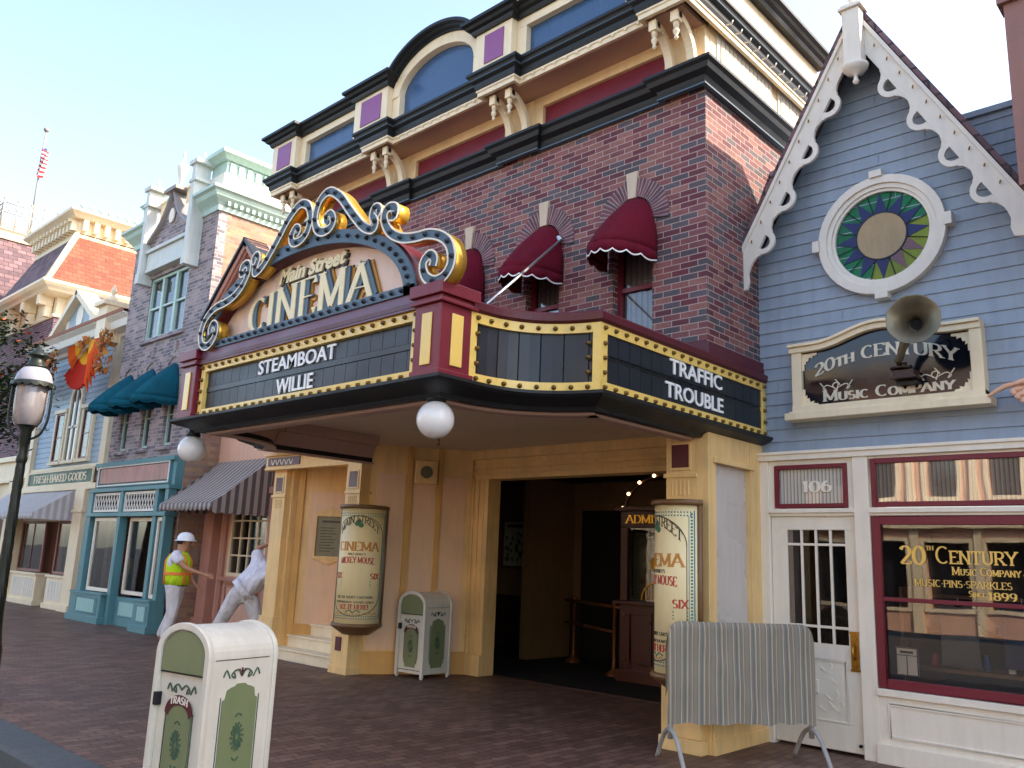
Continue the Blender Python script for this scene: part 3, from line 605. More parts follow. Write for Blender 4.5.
# ------------------------------------------------------------ marquee
MQ=thing('marquee','projecting cinema marquee with arched name board, gold scrollwork and bulb-lined letter panels','marquee',(-6.67,4.2,2.78))
def bez(a,c,b,n=12): return [((1-t)**2*a[0]+2*t*(1-t)*c[0]+t*t*b[0],(1-t)**2*a[1]+2*t*(1-t)*c[1]+t*t*b[1]) for t in [i/n for i in range(n+1)]]
CR=bez((-4.6,4.4),(-4.62,5.05),(-3.95,5.22)); CX=-6.65
CL=[(2*CX-x,y) for x,y in CR][::-1]
outline=[(-9.35,6.96)]+CL+[(-8.74,4.1),(-4.6,4.1)]+CR+[(-3.95,8.05)]
m=MB(); m.sweep([(-.3,2.8),(-.12,2.8),(-.1,2.83),(-.02,2.86),(.05,2.885),(.075,2.905),(.075,2.93),(-.3,2.93)],outline); m.build('canopy_cornice',black,MQ)
m=MB(); m.sweep([(-.34,2.78),(-.22,2.78),(-.2,2.8),(-.34,2.8)],outline); m.sweep([(-.42,3.02),(-.36,3.02),(-.3,2.86),(-.3,3.15),(-.42,3.15)],outline)
m.build('soffit_beam',soffit_m,MQ)
cxp=[(x,y) for x,y in outline]
def poly_z(mb,pts,z0,z1,mi=0): mb.prism(pts,(0,0,z0),(1,0,0),(0,1,0),(0,0,1),z1-z0,mi)
inn=[(-9.05,6.96)]+[(-9.05,5.5),(-8.9,5.3),(-8.45,4.6),(-8.45,4.4),(-4.9,4.4),(-4.9,4.6),(-4.45,5.3),(-4.28,5.5),(-4.28,6.96)]
m=MB(); poly_z(m,inn,3.15,3.2); m.box(-12.1,-4.14,6.96,9.0,3.15,3.2); m.build('canopy_ceiling',ceil_m,MQ)
bx('ceiling_moulding',yellow,MQ,(-9.05,-4.28,6.97,7.0,3.05,3.15)) if False else None
top=[(x,y) for x,y in outline]
m=MB(); poly_z(m,top,3.52,3.56); m.sweep([(0,3.5),(.03,3.52),(.035,3.575),(.0,3.6),(-.1,3.6),(-.1,3.5)],[p for p in outline if p not in ((-8.74,4.1),(-4.6,4.1))][-14:]); m.sweep([(0,3.5),(.03,3.52),(.035,3.575),(.0,3.6),(-.1,3.6),(-.1,3.5)],[(-9.35,6.96)]+CL); m.build('canopy_top',maroon,MQ)
# pillars
def pillar(x0,x1):
    m=MB(); m.box(x0,x1,4.08,4.42,2.93,3.5); m.box(x0-.03,x1+.03,4.05,4.45,3.5,3.53); m.box(x0-.01,x1+.01,4.07,4.43,3.53,3.56); m.box(x0-.04,x1+.04,4.04,4.46,3.56,3.66); m.box(x0-.015,x1+.015,4.065,4.435,2.93,2.98)
    o=m.build('marquee_pillar',[crimson],MQ,.006)
    g=MB(); g.box((x0+x1)/2-.055,(x0+x1)/2+.055,4.068,4.08,3.02,3.43)
    for X,s in ((x1,1),(x0,-1)): g.box(X,X+s*.012,4.19,4.31,3.02,3.43)
    g.build('gold_panel',goldpaint,o,.004)
pillar(-4.9,-4.6); pillar(-8.75,-8.45)
# bulb template
bm_=MB(); bm_.lathe([(.021,0),(.021,.006),(.015,.01),(.017,.016),(.016,.024),(.009,.03),(.001,.032)],(0,0,0),8); bulb_me=bm_.build('bulb',cap_m); BM=bulb_me.data; bpy.data.objects.remove(bulb_me); BD=BM.copy(); BD.materials[0]=socket_dark
def bulb(parent,p,n,me=None):
    o=bpy.data.objects.new('bulb',me or BM); COL.objects.link(o); o.parent=parent; o.location=Vector(p)-Vector(parent['_w']); o.rotation_euler=Vector(n).to_track_quat('Z','Y').to_euler()
# front panel
F=MB(); frame(F,-8.42,-4.9,2.93,3.5,.085,4.13,.06); F=F.build('panel_frame',goldpaint,MQ,.005)
for i in range(26):
    x=-8.38+i*(3.44/25); bulb(F,(x,4.13,2.97),(0,-1,0)); bulb(F,(x,4.13,3.46),(0,-1,0))
for z in (3.09,3.21,3.33): bulb(F,(-8.38,4.13,z),(0,-1,0)); bulb(F,(-4.94,4.13,z),(0,-1,0))
m=MB(); m.box(-8.34,-4.98,4.19,4.24,3.01,3.42,1)
xs=-8.335
while xs<-5.0: m.box(xs,min(xs+.158,-4.98),4.172,4.19,3.255,3.415,0); m.box(xs,min(xs+.158,-4.98),4.172,4.19,3.015,3.195,0); xs+=.163
m.box(-8.34,-4.98,4.165,4.19,3.2,3.25,1)
pf=m.build('letter_panel',[panelbk,panelbk2],MQ)
m=MB(); pfn=plane((0,4.17,0)); put_sans(m,'STEAMBOAT',pfn,-7.31,-6.04,3.262,3.40,.012,.012); put_sans(m,'WILLIE',pfn,-6.96,-6.36,3.035,3.175,.012,.012); m.build('lettering',letterw,pf)
# curved panels
def arcpath(C,base,z):
    pass
def curve_panel(C):
    m=MB()
    def strip(z0,z1,o0,o1,mi,pts): m.sweep([(o0,z0),(o1,z0),(o1,z1),(o0,z1)],pts,mi)
    strip(2.93,3.01,-.03,.0,0,C); strip(3.42,3.5,-.03,.0,0,C)
    n=len(C)
    def end(i,j): 
        a=Vector(C[i]);b=Vector(C[j]); d=(b-a).normalized(); q=a+d*.07; pts=[tuple(a),tuple(q)] if j>i else [tuple(q),tuple(a)]
        strip(3.01,3.42,-.03,.0,0,pts)
    end(0,1);end(n-1,n-2)
    fr=m.build('panel_frame',goldpaint,MQ)
    m=MB(); m.sweep([(-.06,3.0),(-.03,3.0),(-.03,3.43),(-.06,3.43)],C,0)
    for i in range(1,n-1,2):
        a=Vector(C[i]); d=(Vector(C[i+1])-Vector(C[i-1])).normalized(); nn=Vector((d.y,-d.x)); q=a-nn*.03; m.box(q.x-.004,q.x+.004,q.y-.004,q.y+.004,3.01,3.42,1)
    m.build('letter_panel',[panelbk,panelbk2],MQ)
    tot=sum((Vector(C[i+1])-Vector(C[i])).length for i in range(n-1)); k=8
    for q in range(k):
        s=tot*(q+.35)/k*.97+.02; acc=0
        for i in range(n-1):
            l=(Vector(C[i+1])-Vector(C[i])).length
            if acc+l>=s: break
            acc+=l
        d=(Vector(C[i+1])-Vector(C[i]))/l; p=Vector(C[i])+d*(s-acc); nn=(d.y,-d.x,0)
        bulb(fr,(p.x,p.y,2.97),nn); bulb(fr,(p.x,p.y,3.46),nn)
        if q in (0,k-1):
            for z in (3.09,3.21,3.33): bulb(fr,(p.x,p.y,z),nn)
curve_panel(CR); curve_panel(CL)
# side panels (traffic)
for s,X,y1 in ((1,-3.95,8.05),(-1,-9.35,6.95)):
    m=MB(); xa,xb=(X-.028,X) if s>0 else (X,X+.028)
    m.box(xa,xb,5.23,y1,2.93,3.01); m.box(xa,xb,5.23,y1,3.42,3.5); m.box(xa,xb,5.23,5.31,3.01,3.42); m.box(xa,xb,y1-.07,y1,3.01,3.42)
    fr=m.build('panel_frame',goldpaint,MQ,.004)
    n=20 if s>0 else 12
    for i in range(n): y=5.27+(y1-5.31)*i/(n-1); bulb(fr,(X,y,2.97),(s,0,0)); bulb(fr,(X,y,3.46),(s,0,0))
    for z in (3.09,3.21,3.33): bulb(fr,(X,5.27,z),(s,0,0)); bulb(fr,(X,y1-.035,z),(s,0,0))
    m=MB(); X2=X-s*.045
    m.box(X2,X-s*.026,5.31,y1-.07,3.01,3.42,1); y=5.315
    while y<y1-.09:
        e=min(y+.158,y1-.075)
        for za,zb in ((3.015,3.2),(3.245,3.415)): m.box(X-s*.026,X-s*.016,y,e,za,zb,0)
        y+=.163
    pn=m.build('letter_panel',[panelbk,panelbk2],MQ)
    if s>0:
        m=MB(); fn=plane((X-.016,0,0),(0,1,0),(0,0,1),(1,0,0))
        put_sans(m,'TRAFFIC',fn,6.24,7.16,3.27,3.412,.012,.012); put_sans(m,'TROUBLE',fn,6.17,7.18,3.05,3.192,.012,.012); m.build('lettering',letterw,pn)
# purple band + arch board
m=MB(); m.box(-8.45,-4.9,4.11,4.35,3.5,3.64); m.box(-8.45,-4.9,4.10,4.11,3.5,3.515); m.build('purple_band',mauve,MQ)
ex,ez=-6.7,3.64
Eo=arc(ex,ez,1.76,.86,0,180,48); Ei=arc(ex,ez,1.62,.735,0,180,48); 
m=MB(); m.band(Eo,Ei,4.09,.02,0,closed=False); m.box(-8.46,-4.94,4.09,4.11,3.64,3.715,0)
m.band(Eo,Ei,4.11,.3,1,closed=False)
ring=m.build('arch_ring',[slateblue,maroon],MQ)
for i in range(31):
    t=rad(5+170*i/30); bulb(ring,(ex+1.69*math.cos(t),4.09,ez+.797*math.sin(t)),(0,-1,0),BD)
for i in range(27): bulb(ring,(-8.3+i*(3.2/26),4.09,3.678),(0,-1,0),BD)
m=MB(); m.xz([(-8.32,3.7),(-5.08,3.7)]+arc(ex,ez,1.62,.735,5,175,40),4.24,.05); bd=m.build('name_board',paint('name_board_cream','#e9cdb8',.5,.07),MQ)
bn=plane((0,4.24,0))
def cinema(mb,dx,dz,th,d,tn=.05,ex_=0): 
    dz+=.045
    wp=lambda u,v:(u+dx,v+dz+ .10*(1-((u+6.55)/1.2)**2)*((v-3.72)/.36))
    put_serif(mb,'CINEMA',bn,-7.64-ex_,-5.62+ex_,3.71-ex_,4.0+ex_,d,0,th,tn,True,False,wp,gap=.13)
m=MB(); cinema(m,.018,-.02,.42,.02,.13,.012); m.build('lettering',paint('letter_ochre','#c08a38',.4,.1,.4),bd)
m=MB(); cinema(m,.006,0,.34,.04,.06); m.build('lettering',slateblue,bd)
m=MB(); cinema(m,-.022,0,.17,.05,.035); m.build('lettering',paint('letter_cream','#f0dfae',.4,.05),bd)
m=MB(); put_sans(m,'Main Street',bn,-7.15,-6.07,4.145,4.305,.02,.06,0,.25); m.build('lettering',pdark,bd)
m=MB(); put_sans(m,'Main Street',bn,-7.17,-6.09,4.16,4.32,.035,.04,0,.25); m.build('lettering',paint('letter_cream','#f3e6c4'),bd)
# scrolls
R2=[(1.80,3.83),(1.81,3.89),(1.75,3.93),(1.68,3.87),(1.72,3.76),(1.84,3.70),(1.96,3.73),(2.02,3.83),(1.98,3.97),(1.87,4.06),(1.72,4.11),(1.57,4.12),(1.4,4.15),(1.25,4.22),(1.16,4.31),(1.12,4.41),(1.17,4.47),(1.26,4.45),(1.26,4.38),(1.21,4.39)]
R1=[(1.0,4.44),(1.04,4.49),(.98,4.52),(.95,4.46),(1.0,4.38),(.97,4.33),(.84,4.38),(.70,4.5),(.56,4.64),(.43,4.77),(.25,4.87),(.10,4.82),(.04,4.68),(.08,4.55),(.19,4.49),(.31,4.50),(.35,4.57),(.29,4.64),(.23,4.61),(.27,4.57)]
for P in (R1,R2):
    for s in (1,-1):
        pts=smoothpath([(-6.44+s*a*.965,b-.035) for a,b in P],4); L_,R_=stroke2d(pts,.078)
        if s<0: L_,R_=R_,L_
        m=MB(); m.band(L_,R_,4.06,.012,0,closed=False); m.band(L_,R_,4.072,.11,1,closed=False)
        so_=m.build('scroll',[slateblue,gold],MQ,recalc=True)
        mm_=MB()
        fn=plane((0,4.06,0))
        put_stroke(mm_,L_,.014,fn,.006); put_stroke(mm_,R_,.014,fn,.006); mm_.build('scroll_edge',white,so_)
        acc=0;last=0
        for i in range(1,len(pts)):
            acc+=math.dist(pts[i],pts[i-1])
            if acc-last>.13: last=acc; bulb(so_,(pts[i][0],4.06,pts[i][1]),(0,-1,0),BD)
m=MB(); m.tube([(-5.86,6.95,5.2),(-4.95,4.75,3.6)],.014,8); m.tube([(-5.86,6.97,5.2),(-5.86,6.9,5.2)],.035,8); m.build('tie_rod',steel,MQ)
m=MB()
for x,y in ((-8.36,7.51),(-5.2,6.9)): m.tube([(x,y,3.15),(x,y,3.07)],.012,6); m.lathe([(.03,-.09),(.03,-.085),(.008,-.07)],(x,y,3.15),8)
m.build('sprinkler_head',brass,MQ)
def globe(x,lab):
    t=thing('globe_lamp',lab,'globe lamp',(x,4.3,2.5),'white globe lamps under the marquee')
    m=MB(); m.sphere((x,4.3,2.64),.148,28,18); m.build('glass_globe',paint('opal_glass','#eceae6',.25,.03,bmp=0,coat=.5),t)
    m=MB(); m.lathe([(.001,2.78),(.07,2.775),(.08,2.8),(.06,2.83),(.06,2.86)],(x,4.3,0),16); m.build('lamp_fitter',dkiron,t)
globe(-4.84,'white glass globe lamp hanging at the right corner of the marquee'); globe(-8.78,'white glass globe lamp hanging at the left corner of the marquee')
# ------------------------------------------------------------ poster drums
def poster_drum(c,mid,lab,z0=.62,z1=2.2,r=.29):
    t=thing('poster_drum',lab,'poster display',(c[0],c[1],z0),'curved poster drums on the entrance piers')
    a0,a1=rad(mid-95),rad(mid+95); h=z1-z0
    m=MB(); m.lathe([(r,.05),(r,h-.05)],(c[0],c[1],z0),40,0,True,a0,a1); p=m.build('poster',poster_m,t,recalc=False); s=p.modifiers.new('s','SOLIDIFY'); s.thickness=.01
    m=MB()
    for za,zb in ((0,.05),(h-.05,h)): m.lathe([(.01,za),(r+.03,za),(r+.04,(za+zb)/2),(r+.03,zb),(.01,zb)],(c[0],c[1],z0),40,0,True,a0-.05,a1+.05)
    m.lathe([(.01,-.1),(r-.12,-.1),(r+.0,-.02),(r+.03,0)],(c[0],c[1],z0),40,0,True,a0,a1)
    for a in (a0,a1): x,y=c[0]+(r)*math.cos(a),c[1]+r*math.sin(a); m.tube([(x,y,z0),(x,y,z1)],.028,8)
    m.build('frame',framebr,t)
    f=drum((c[0],c[1],z0),r,rad(mid)); W=r*rad(84)
    m=MB()
    for o_,w_ in ((0,.012),(.05,.006)): put_stroke(m,[(-W+o_,.1+o_),(W-o_,.1+o_),(W-o_,h-.1-o_),(-W+o_,h-.1-o_),(-W+o_,.1+o_)],w_,f,.0015)
    for i in range(46):
        v=.13+i*(h-.26)/45
        for s in (-1,1): put_stroke(m,[(s*(W-.035),v),(s*(W-.015),v)],.016,f,.001)
    for i in range(26):
        u=-W+.04+i*(2*W-.08)/25
        for v in (.115,.145): put_stroke(m,[(u,v),(u+.012,v)],.012,f,.001); put_stroke(m,[(u,h-v),(u+.012,h-v)],.012,f,.001)
    m.build('border',pteal,p)
    ring=[( (W-.07)*math.cos(rad(q)), h-.42+.27*math.sin(rad(q))) for q in range(0,181,6)]; ring2=[((W-.07)*math.cos(rad(q)),.42+.27*math.sin(rad(q))) for q in range(180,361,6)]
    m=MB(); put_stroke(m,ring,.008,f,.0015); put_stroke(m,ring2,.008,f,.0015); put_stroke(m,[(W-.07,.42),(W-.07,h-.42)],.006,f,.0015); put_stroke(m,[(-W+.07,.42),(-W+.07,h-.42)],.006,f,.0015)
    put_serif(m,'MAIN STREET',f,-.29,.29,h-.40,h-.31,.0015,thick=.14,warp=archwarp(0,.3,.17))
    put_serif(m,'WALT DISNEY\'S',f,-.12,.12,h-.66,h-.63,.0015,serif=False)
    put_serif(m,'SEE SIX SHORT CARTOONS',f,-.26,.26,.37,.40,.0015,serif=False)
    put_serif(m,'CONTINUOUS SHOWS DAILY',f,-.28,.28,.31,.335,.0015,serif=False); m.build('printing',pdark,p)
    m=MB(); put_serif(m,'CINEMA',f,-.30,.30,h-.60,h-.49,.0018,thick=.2); 
    for q in range(8): put_stroke(m,smoothpath([(-.28+q*.08,.165),(-.25+q*.08,.19),(-.22+q*.08,.165)],3),.006,f,.001)
    m.build('printing',pgold,p)
    m=MB(); put_serif(m,'MICKEY MOUSE',f,-.24,.24,h-.78,h-.70,.0018,thick=.2,serif=False,warp=archwarp(0,.3,.02)); put_serif(m,'SEE IT HERE!',f,-.2,.2,.235,.29,.0018,thick=.2); put_serif(m,'SIX',f,.2,.34,.62,.69,.0018,thick=.2); put_serif(m,'SIX',f,-.34,-.2,.62,.69,.0018,thick=.2); m.build('printing',pred,p)
    m=MB()
    for q,(u,v) in enumerate([(-.02,h-.25),(.03,h-.27),(0,h-.22)]): put_stroke(m,arc(u,v,.022,.016,0,360,10),.03,f,.001)
    put_stroke(m,smoothpath([(-.1,.2),(-.04,.22),(0,.19),(.04,.22),(.1,.2)],3),.012,f,.001)
    for u in (-.27,.27): 
        for k in range(3): put_stroke(m,[(u-.07,.585-k*.03),(u+.07,.585-k*.03)],.008,f,.001)
    m.build('printing',pgreen,p)
    return t
poster_drum((-4.235,6.93),-123.5,'curved cinema poster drum on the right entrance pier, half hidden behind the barrier',.62,2.2,.272)
poster_drum((-9.34,7.12),-50,'curved cinema poster drum on the left entrance pier beside the steps',.66,2.24,.30)
# menu case on splayed wall
t=thing('notice_case','glazed show-times case with cream frame on the angled yellow wall above the steps','notice case',f1(.5,1.5,.0))
m=MB(); 
for a in ((.3,.34,1.5,2.2),(.78,.82,1.5,2.2),(.34,.78,2.16,2.2),(.34,.78,1.5,1.54)): sp_rect(m,f1,a[0],a[1],a[2],a[3],.013,.05)
m.prism([(.28,2.2),(.84,2.2),(.7,2.25),(.56,2.31),(.42,2.25)],f1(0,0,.013),f1(1,0,0)-f1(0,0,0),(0,0,1),f1(0,0,1)-f1(0,0,0),.03); m.prism([(.32,1.5),(.56,1.42),(.8,1.5)],f1(0,0,.013),f1(1,0,0)-f1(0,0,0),(0,0,1),f1(0,0,1)-f1(0,0,0),.03)
m.build('case_frame',yellow,t,.004)
m=MB(); sp_rect(m,f1,.34,.78,1.54,2.16,.014,.02); pp=m.build('notice',paint('notice_paper','#8f8668',.5,.2),t)
m=MB(); put_stroke(m,[(.42,2.08),(.7,2.08)],.03,f1,.022)
for k in range(9): put_stroke(m,[(.4,1.98-k*.045),(.4+.3*(.6+.4*R.random()),1.98-k*.045)],.012,f1,.022)
m.build('printing',paint('notice_ink','#4a4738'),pp)
# speaker box near ceiling
t=thing('speaker_box','square cream speaker box with round grille high on the entrance wall','speaker',f2(.78,2.75,0))
m=MB(); sp_rect(m,f2,.62,.94,2.62,2.95,.036,.12); m.build('speaker_housing',yellow,t,.008)
m=MB(); c=f2(.78,2.785,.121); d1=f2(1,0,0)-f2(0,0,0); nn=f2(0,0,1)-f2(0,0,0); m.prism([(.09*math.cos(rad(q)),.09*math.sin(rad(q))) for q in range(0,360,15)],c,d1,(0,0,1),nn,.01); m.build('grille',paint('grille_green','#6f6a4c'),t)
# ------------------------------------------------------------ trash cans
def trash_can(loc,rot,lab):
    t=thing('trash_can',lab,'trash can',(0,0,0),'cream and green trash cans'); W,D,HS,HT=.5,.52,.94,1.12
    z0=.06
    prof=[(-W/2,z0),(W/2,z0),(W/2,HS-.0)]+[(W/2*math.cos(rad(q)),HS+(HT-HS)*math.sin(rad(q))) for q in range(10,171,10)]+[(-W/2,HS)]
    m=MB(); m.xz(prof,-D/2+.02,D-.04,0,False); m.xz([(p[0]*1.0,p[1]) for p in prof],-D/2+.02,.001); b=m.build('bin_body',canw,t,.008)
    m=MB()
    ins=[(p[0]*.88,(p[1]-.02 if p[1]>.9 else p[1]+.0)) for p in prof]
    outl=[(-W/2-.012,0.0),(W/2+.012,0.0)]
    # hoop frames front and back
    for y in (-D/2-.012,D/2-.02):
        o=[(W/2+.014,0.02)]+[(W/2*1.05*math.cos(rad(q)),HS+(HT-HS+.014)*math.sin(rad(q))) for q in range(0,181,9)]+[(-W/2-.014,0.02)]
        i=[(W/2-.03,0.02)]+[((W/2-.03)*math.cos(rad(q)),HS+(HT-HS-.03)*math.sin(rad(q))) for q in range(0,181,9)]+[(-W/2+.03,0.02)]
        m.band(o,i,y,.035,closed=False)
    for x in (-W/2,W/2-.03):
        for y in (-D/2,D/2-.03): m.box(x,x+.03,y,y+.03,0,.1)
    m.build('hoop_frame',canw,t,.005)
    f=plane((0,-D/2+.019,0))
    m=MB(); m.prism([(-W/2+.04,HS-.11),(W/2-.04,HS-.11),(W/2-.04,HS)]+[((W/2-.04)*math.cos(rad(q)),HS+(HT-HS-.04)*math.sin(rad(q))) for q in range(10,171,10)]+[(-W/2+.04,HS)],(0,-D/2+.014,0),(1,0,0),(0,0,1),(0,-1,0),.012); m.build('push_flap',cang,t,.003)
    m=MB(); m.box(-W/2+.045,W/2-.045,-D/2+.0,-D/2+.012,HS-.118,HS-.11); m.box(-W/2+.03,W/2-.03,-D/2+.008,-D/2+.018,.1,.106); m.box(-W/2+.0,W/2+.003,-D/2+.05,D/2-.05,HS-.02,HS-.016); m.build('seam',dkiron,t)
    m=MB(); m.box(-W/2+.02,-W/2+.055,-D/2-.02,-D/2+.02,.62,.70); m.build('latch',dkiron,t,.003)
    def deco(fn,w,hb,ht,nm,trash):
        tp=[(w,ht-.02)]+[(w*math.cos(rad(q)),ht-.02+.07*math.sin(rad(q))) for q in range(15,166,15)]+[(-w,ht-.02)] if trash else [(w,ht-.06),(w-.02,ht-.05),(w-.03,ht+.0),(w-.06,ht+.015),(.05,ht+.02),(.03,ht+.035),(-.03,ht+.035),(-.05,ht+.02),(-w+.06,ht+.015),(-w+.03,ht+.0),(-w+.02,ht-.05),(-w,ht-.06)]
        o=[(-w,hb+.05),(-w+.02,hb+.05),(-w+.03,hb),(w-.03,hb),(w-.02,hb+.05),(w,hb+.05)]+tp
        mm=MB(); P=[fn(u,v,.002) for u,v in o]; Q=[fn(u,v,.007) for u,v in o]; n=len(o); mm.add(P+Q,[list(range(n)),[n+i for i in range(n)]]+[(i,(i+1)%n,(i+1)%n+n,i+n) for i in range(n)]); mm.build('green_panel',cang,t)
        mm=MB(); cz_=(hb+ht)/2+.02
        for k in range(14):
            a_=2*PI*k/14; c_,s_=math.cos(a_),math.sin(a_); put_stroke(mm,smoothpath([(.012*c_,cz_+.02*s_),(.034*c_-.008*s_,cz_+.055*s_+.008*c_),(.05*c_,cz_+.085*s_)],3),.011,fn,.010)
        for v_ in (-.12,.12): put_stroke(mm,smoothpath([(-.025,cz_+v_),(0,cz_+v_*1.15),(.025,cz_+v_)],3),.008,fn,.010)
        for s in (-1,1):
            put_stroke(mm,smoothpath([(0,ht+.09),(s*.04,ht+.12),(s*.08,ht+.09),(s*.05,ht+.07),(s*.06,ht+.10)],3),.009,fn,.004); put_stroke(mm,smoothpath([(s*.09,ht+.07),(s*.12,ht+.12),(s*.14,ht+.08)],3),.008,fn,.004)
            put_stroke(mm,smoothpath([(s*(w+.012),hb+.1),(s*(w+.012),ht-.04)],2),.004,fn,.004)
        mm.build('scroll_decoration',cangd,t)
        if trash:
            mm=MB(); o1=[(w*1.12*math.cos(rad(q)),ht-.05+.11*math.sin(rad(q))) for q in range(0,181,12)]; o2=[(w*.85*math.cos(rad(q)),ht-.07+.07*math.sin(rad(q))) for q in range(0,181,12)]
            n=len(o1); P=[fn(u,v,.009) for u,v in o1+o2]+[fn(u,v,.013) for u,v in o1+o2]; mm.add(P,[(2*n+i,2*n+i+1,3*n+i+1,3*n+i) for i in range(n-1)]+[(i,i+1,2*n+i+1,2*n+i) for i in range(n-1)]); b2=mm.build('banner',maroon,t)
            mm=MB(); put_serif(mm,'TRASH',fn,-.085,.085,ht-.022,ht+.018,.015,0,.2,.12,False,False,archwarp(0,.14,.032),.16); mm.build('lettering',white,b2)
        else:
            mm=MB()
            for a in (-30,0,30): put_stroke(mm,[(0,ht+.08),(.05*math.sin(rad(a)),ht+.08+.05*math.cos(rad(a)))],.012,fn,.004)
            mm.build('crest',maroon,t)
    deco(f,.12,.14,.64,'f',True)
    deco(plane((W/2,0,0),(0,1,0),(0,0,1),(1,0,0)),.135,.14,.74,'s',False)
    t.location=loc; t.rotation_euler=(0,0,rot)
    return t
def place_can(corner,rot,lab):
    # corner = ground position of front right corner
    c=Vector((-.25,.26,0)); c.rotate(Matrix.Rotation(rot,3,'Z')); return trash_can((corner[0]+c.x,corner[1]+c.y,0),rot,lab)
place_can((-4.97,2.70),.17,'cream arched-top trash can in the foreground with TRASH banner and green panels')
place_can((-8.76,7.80),.07,'cream arched-top trash can against the yellow entrance wall between poster drum and doorway')
# ------------------------------------------------------------ barrier
t=thing('barrier','steel crowd barrier draped with striped cloth in front of the white door','barrier',(-4.0,7.0,0))
# ------------------------------------------------------------ lobby contents
b=thing('admission_booth','mahogany admission booth with glazed window in the dark lobby','ticket booth',(-6.7,10.3,0))
m=MB(); m.box(-7.3,-5.9,10.2,11.2,.08,1.05); m.box(-7.33,-5.87,10.15,11.2,0,.16); m.box(-7.36,-5.84,10.1,11.25,1.05,1.1); m.box(-7.3,-7.18,10.2,10.3,1.1,2.15); m.box(-6.0,-5.9,10.2,10.3,1.1,2.15); m.box(-7.3,-5.9,10.2,11.2,2.12,2.36); m.box(-7.36,-5.84,10.12,11.2,2.36,2.42); frame(m,-7.15,-6.75,.25,.95,.04,10.18,.02); frame(m,-6.65,-6.05,.25,.95,.04,10.18,.02); m.build('booth_body',redwood,b,.006)
o=bx('window_pane',wg,b,(-7.18,-6.0,10.24,10.25,1.1,2.12)); bx('booth_back',dark,b,(-7.2,-6.0,11.1,11.2,1.1,2.12))
m=MB(); put_serif(m,'ADMISSION',plane((0,10.2,0)),-7.2,-6.2,2.19,2.3,.006); m.build('lettering',gold,b)
m=MB(); fg=plane((-6.72,10.22,1.12)); [put_stroke(m,[(u,0),(u,.22*math.sqrt(max(0,1-(u/.22)**2)))],.012,fg) for u in (-.15,-.07,0,.07,.15)]; put_stroke(m,arc(0,0,.22,.24,0,180,14),.016,fg); m.build('ticket_grille',brass,b)
m=MB(); m.prism([(.07*math.cos(rad(q)),.09*math.sin(rad(q))) for q in range(0,360,20)],(-6.72,10.22,1.62),(1,0,0),(0,0,1),(0,-1,0),.012); m.build('disc_sign',yelc,b)
m=MB(); [m.sphere((x,10.18,z),.02,8,6) for x,z in ((-7.2,.9),(-7.2,.3))]; m.build('knob',brass,b)
t=thing('bulb_arch','arch of small lit bulbs glowing over the lobby booth','light arch',(-6.6,10.25,2.4)); m=MB(); m.tube([(-6.6+.72*math.cos(rad(q)),10.3,2.3+.58*math.sin(rad(q))) for q in range(0,181,12)],.03,6); m.build('arch_bar',darkwood,t)
lit=emis('warm_bulb','#ffc888',2.5)
m=MB(); m.sphere((0,0,0),.024,8,6); lb=m.build('lamp',lit)
for i,q in enumerate(range(15,170,22)):
    o=lb if i==0 else lb.copy()
    if i: COL.objects.link(o)
    o.parent=t; o.location=Vector((-6.6+.72*math.cos(rad(q)),10.25,2.3+.58*math.sin(rad(q))))-Vector((-6.6,10.25,2.4))
lobbyart=[(-11.25,-10.6,1.45,2.35,'pale framed poster on the lobby wall nearest the left jamb'),(-10.5,-9.85,1.45,2.35,'framed speckled poster on the lobby wall beside the inner doorway'),(-8.0,-7.55,1.5,2.05,'small black framed picture on the lobby wall next to the booth')]
for a,b_,c,d,lab in lobbyart:
    t=thing('framed_poster',lab,'poster',((a+b_)/2,11.95,c),'posters in the lobby'); y=11.86
    m=MB(); frame(m,a,b_,c,d,.04,y,.04); m.build('frame',crimson if a<-9 else dkiron,t)
    p=bx('print',paint('lobby_print','#c9c9ae',.6,.3),t,(a+.03,b_-.03,y+.02,y+.035,c+.03,d-.03))
    m=MB(); fn=plane((0,y+.02,0))
    put_stroke(m,[(a+.12,d-.12),(b_-.12,d-.12)],.06,fn)
    for k in range(26): u=a+.1+R.random()*(b_-a-.2); v=c+.1+R.random()*(d-c-.4); put_stroke(m,[(u,v),(u+.05*R.uniform(-1,1),v+.06)],.03,fn)
    m.build('printing',pdark,p)
t=thing('queue_rail','brass queue rail with turned posts in the dark lobby','railing',(-8.2,10.8,0))
m=MB()
for x,y in ((-9.0,11.3),(-7.6,10.5)): m.lathe([(.001,0),(.13,0),(.12,.04),(.04,.09),(.032,.2),(.032,1.0),(.05,1.03),(.001,1.08)],(x,y,0),14)
m.tube([(-9.3,11.45,.98),(-7.4,10.4,.98)],.03,8); m.tube([(-9.3,11.45,.62),(-7.6,10.5,.62)],.022,8); m.build('rail',paint('brown_metal_rail','#7a4a26',.35,.2,.4),t)
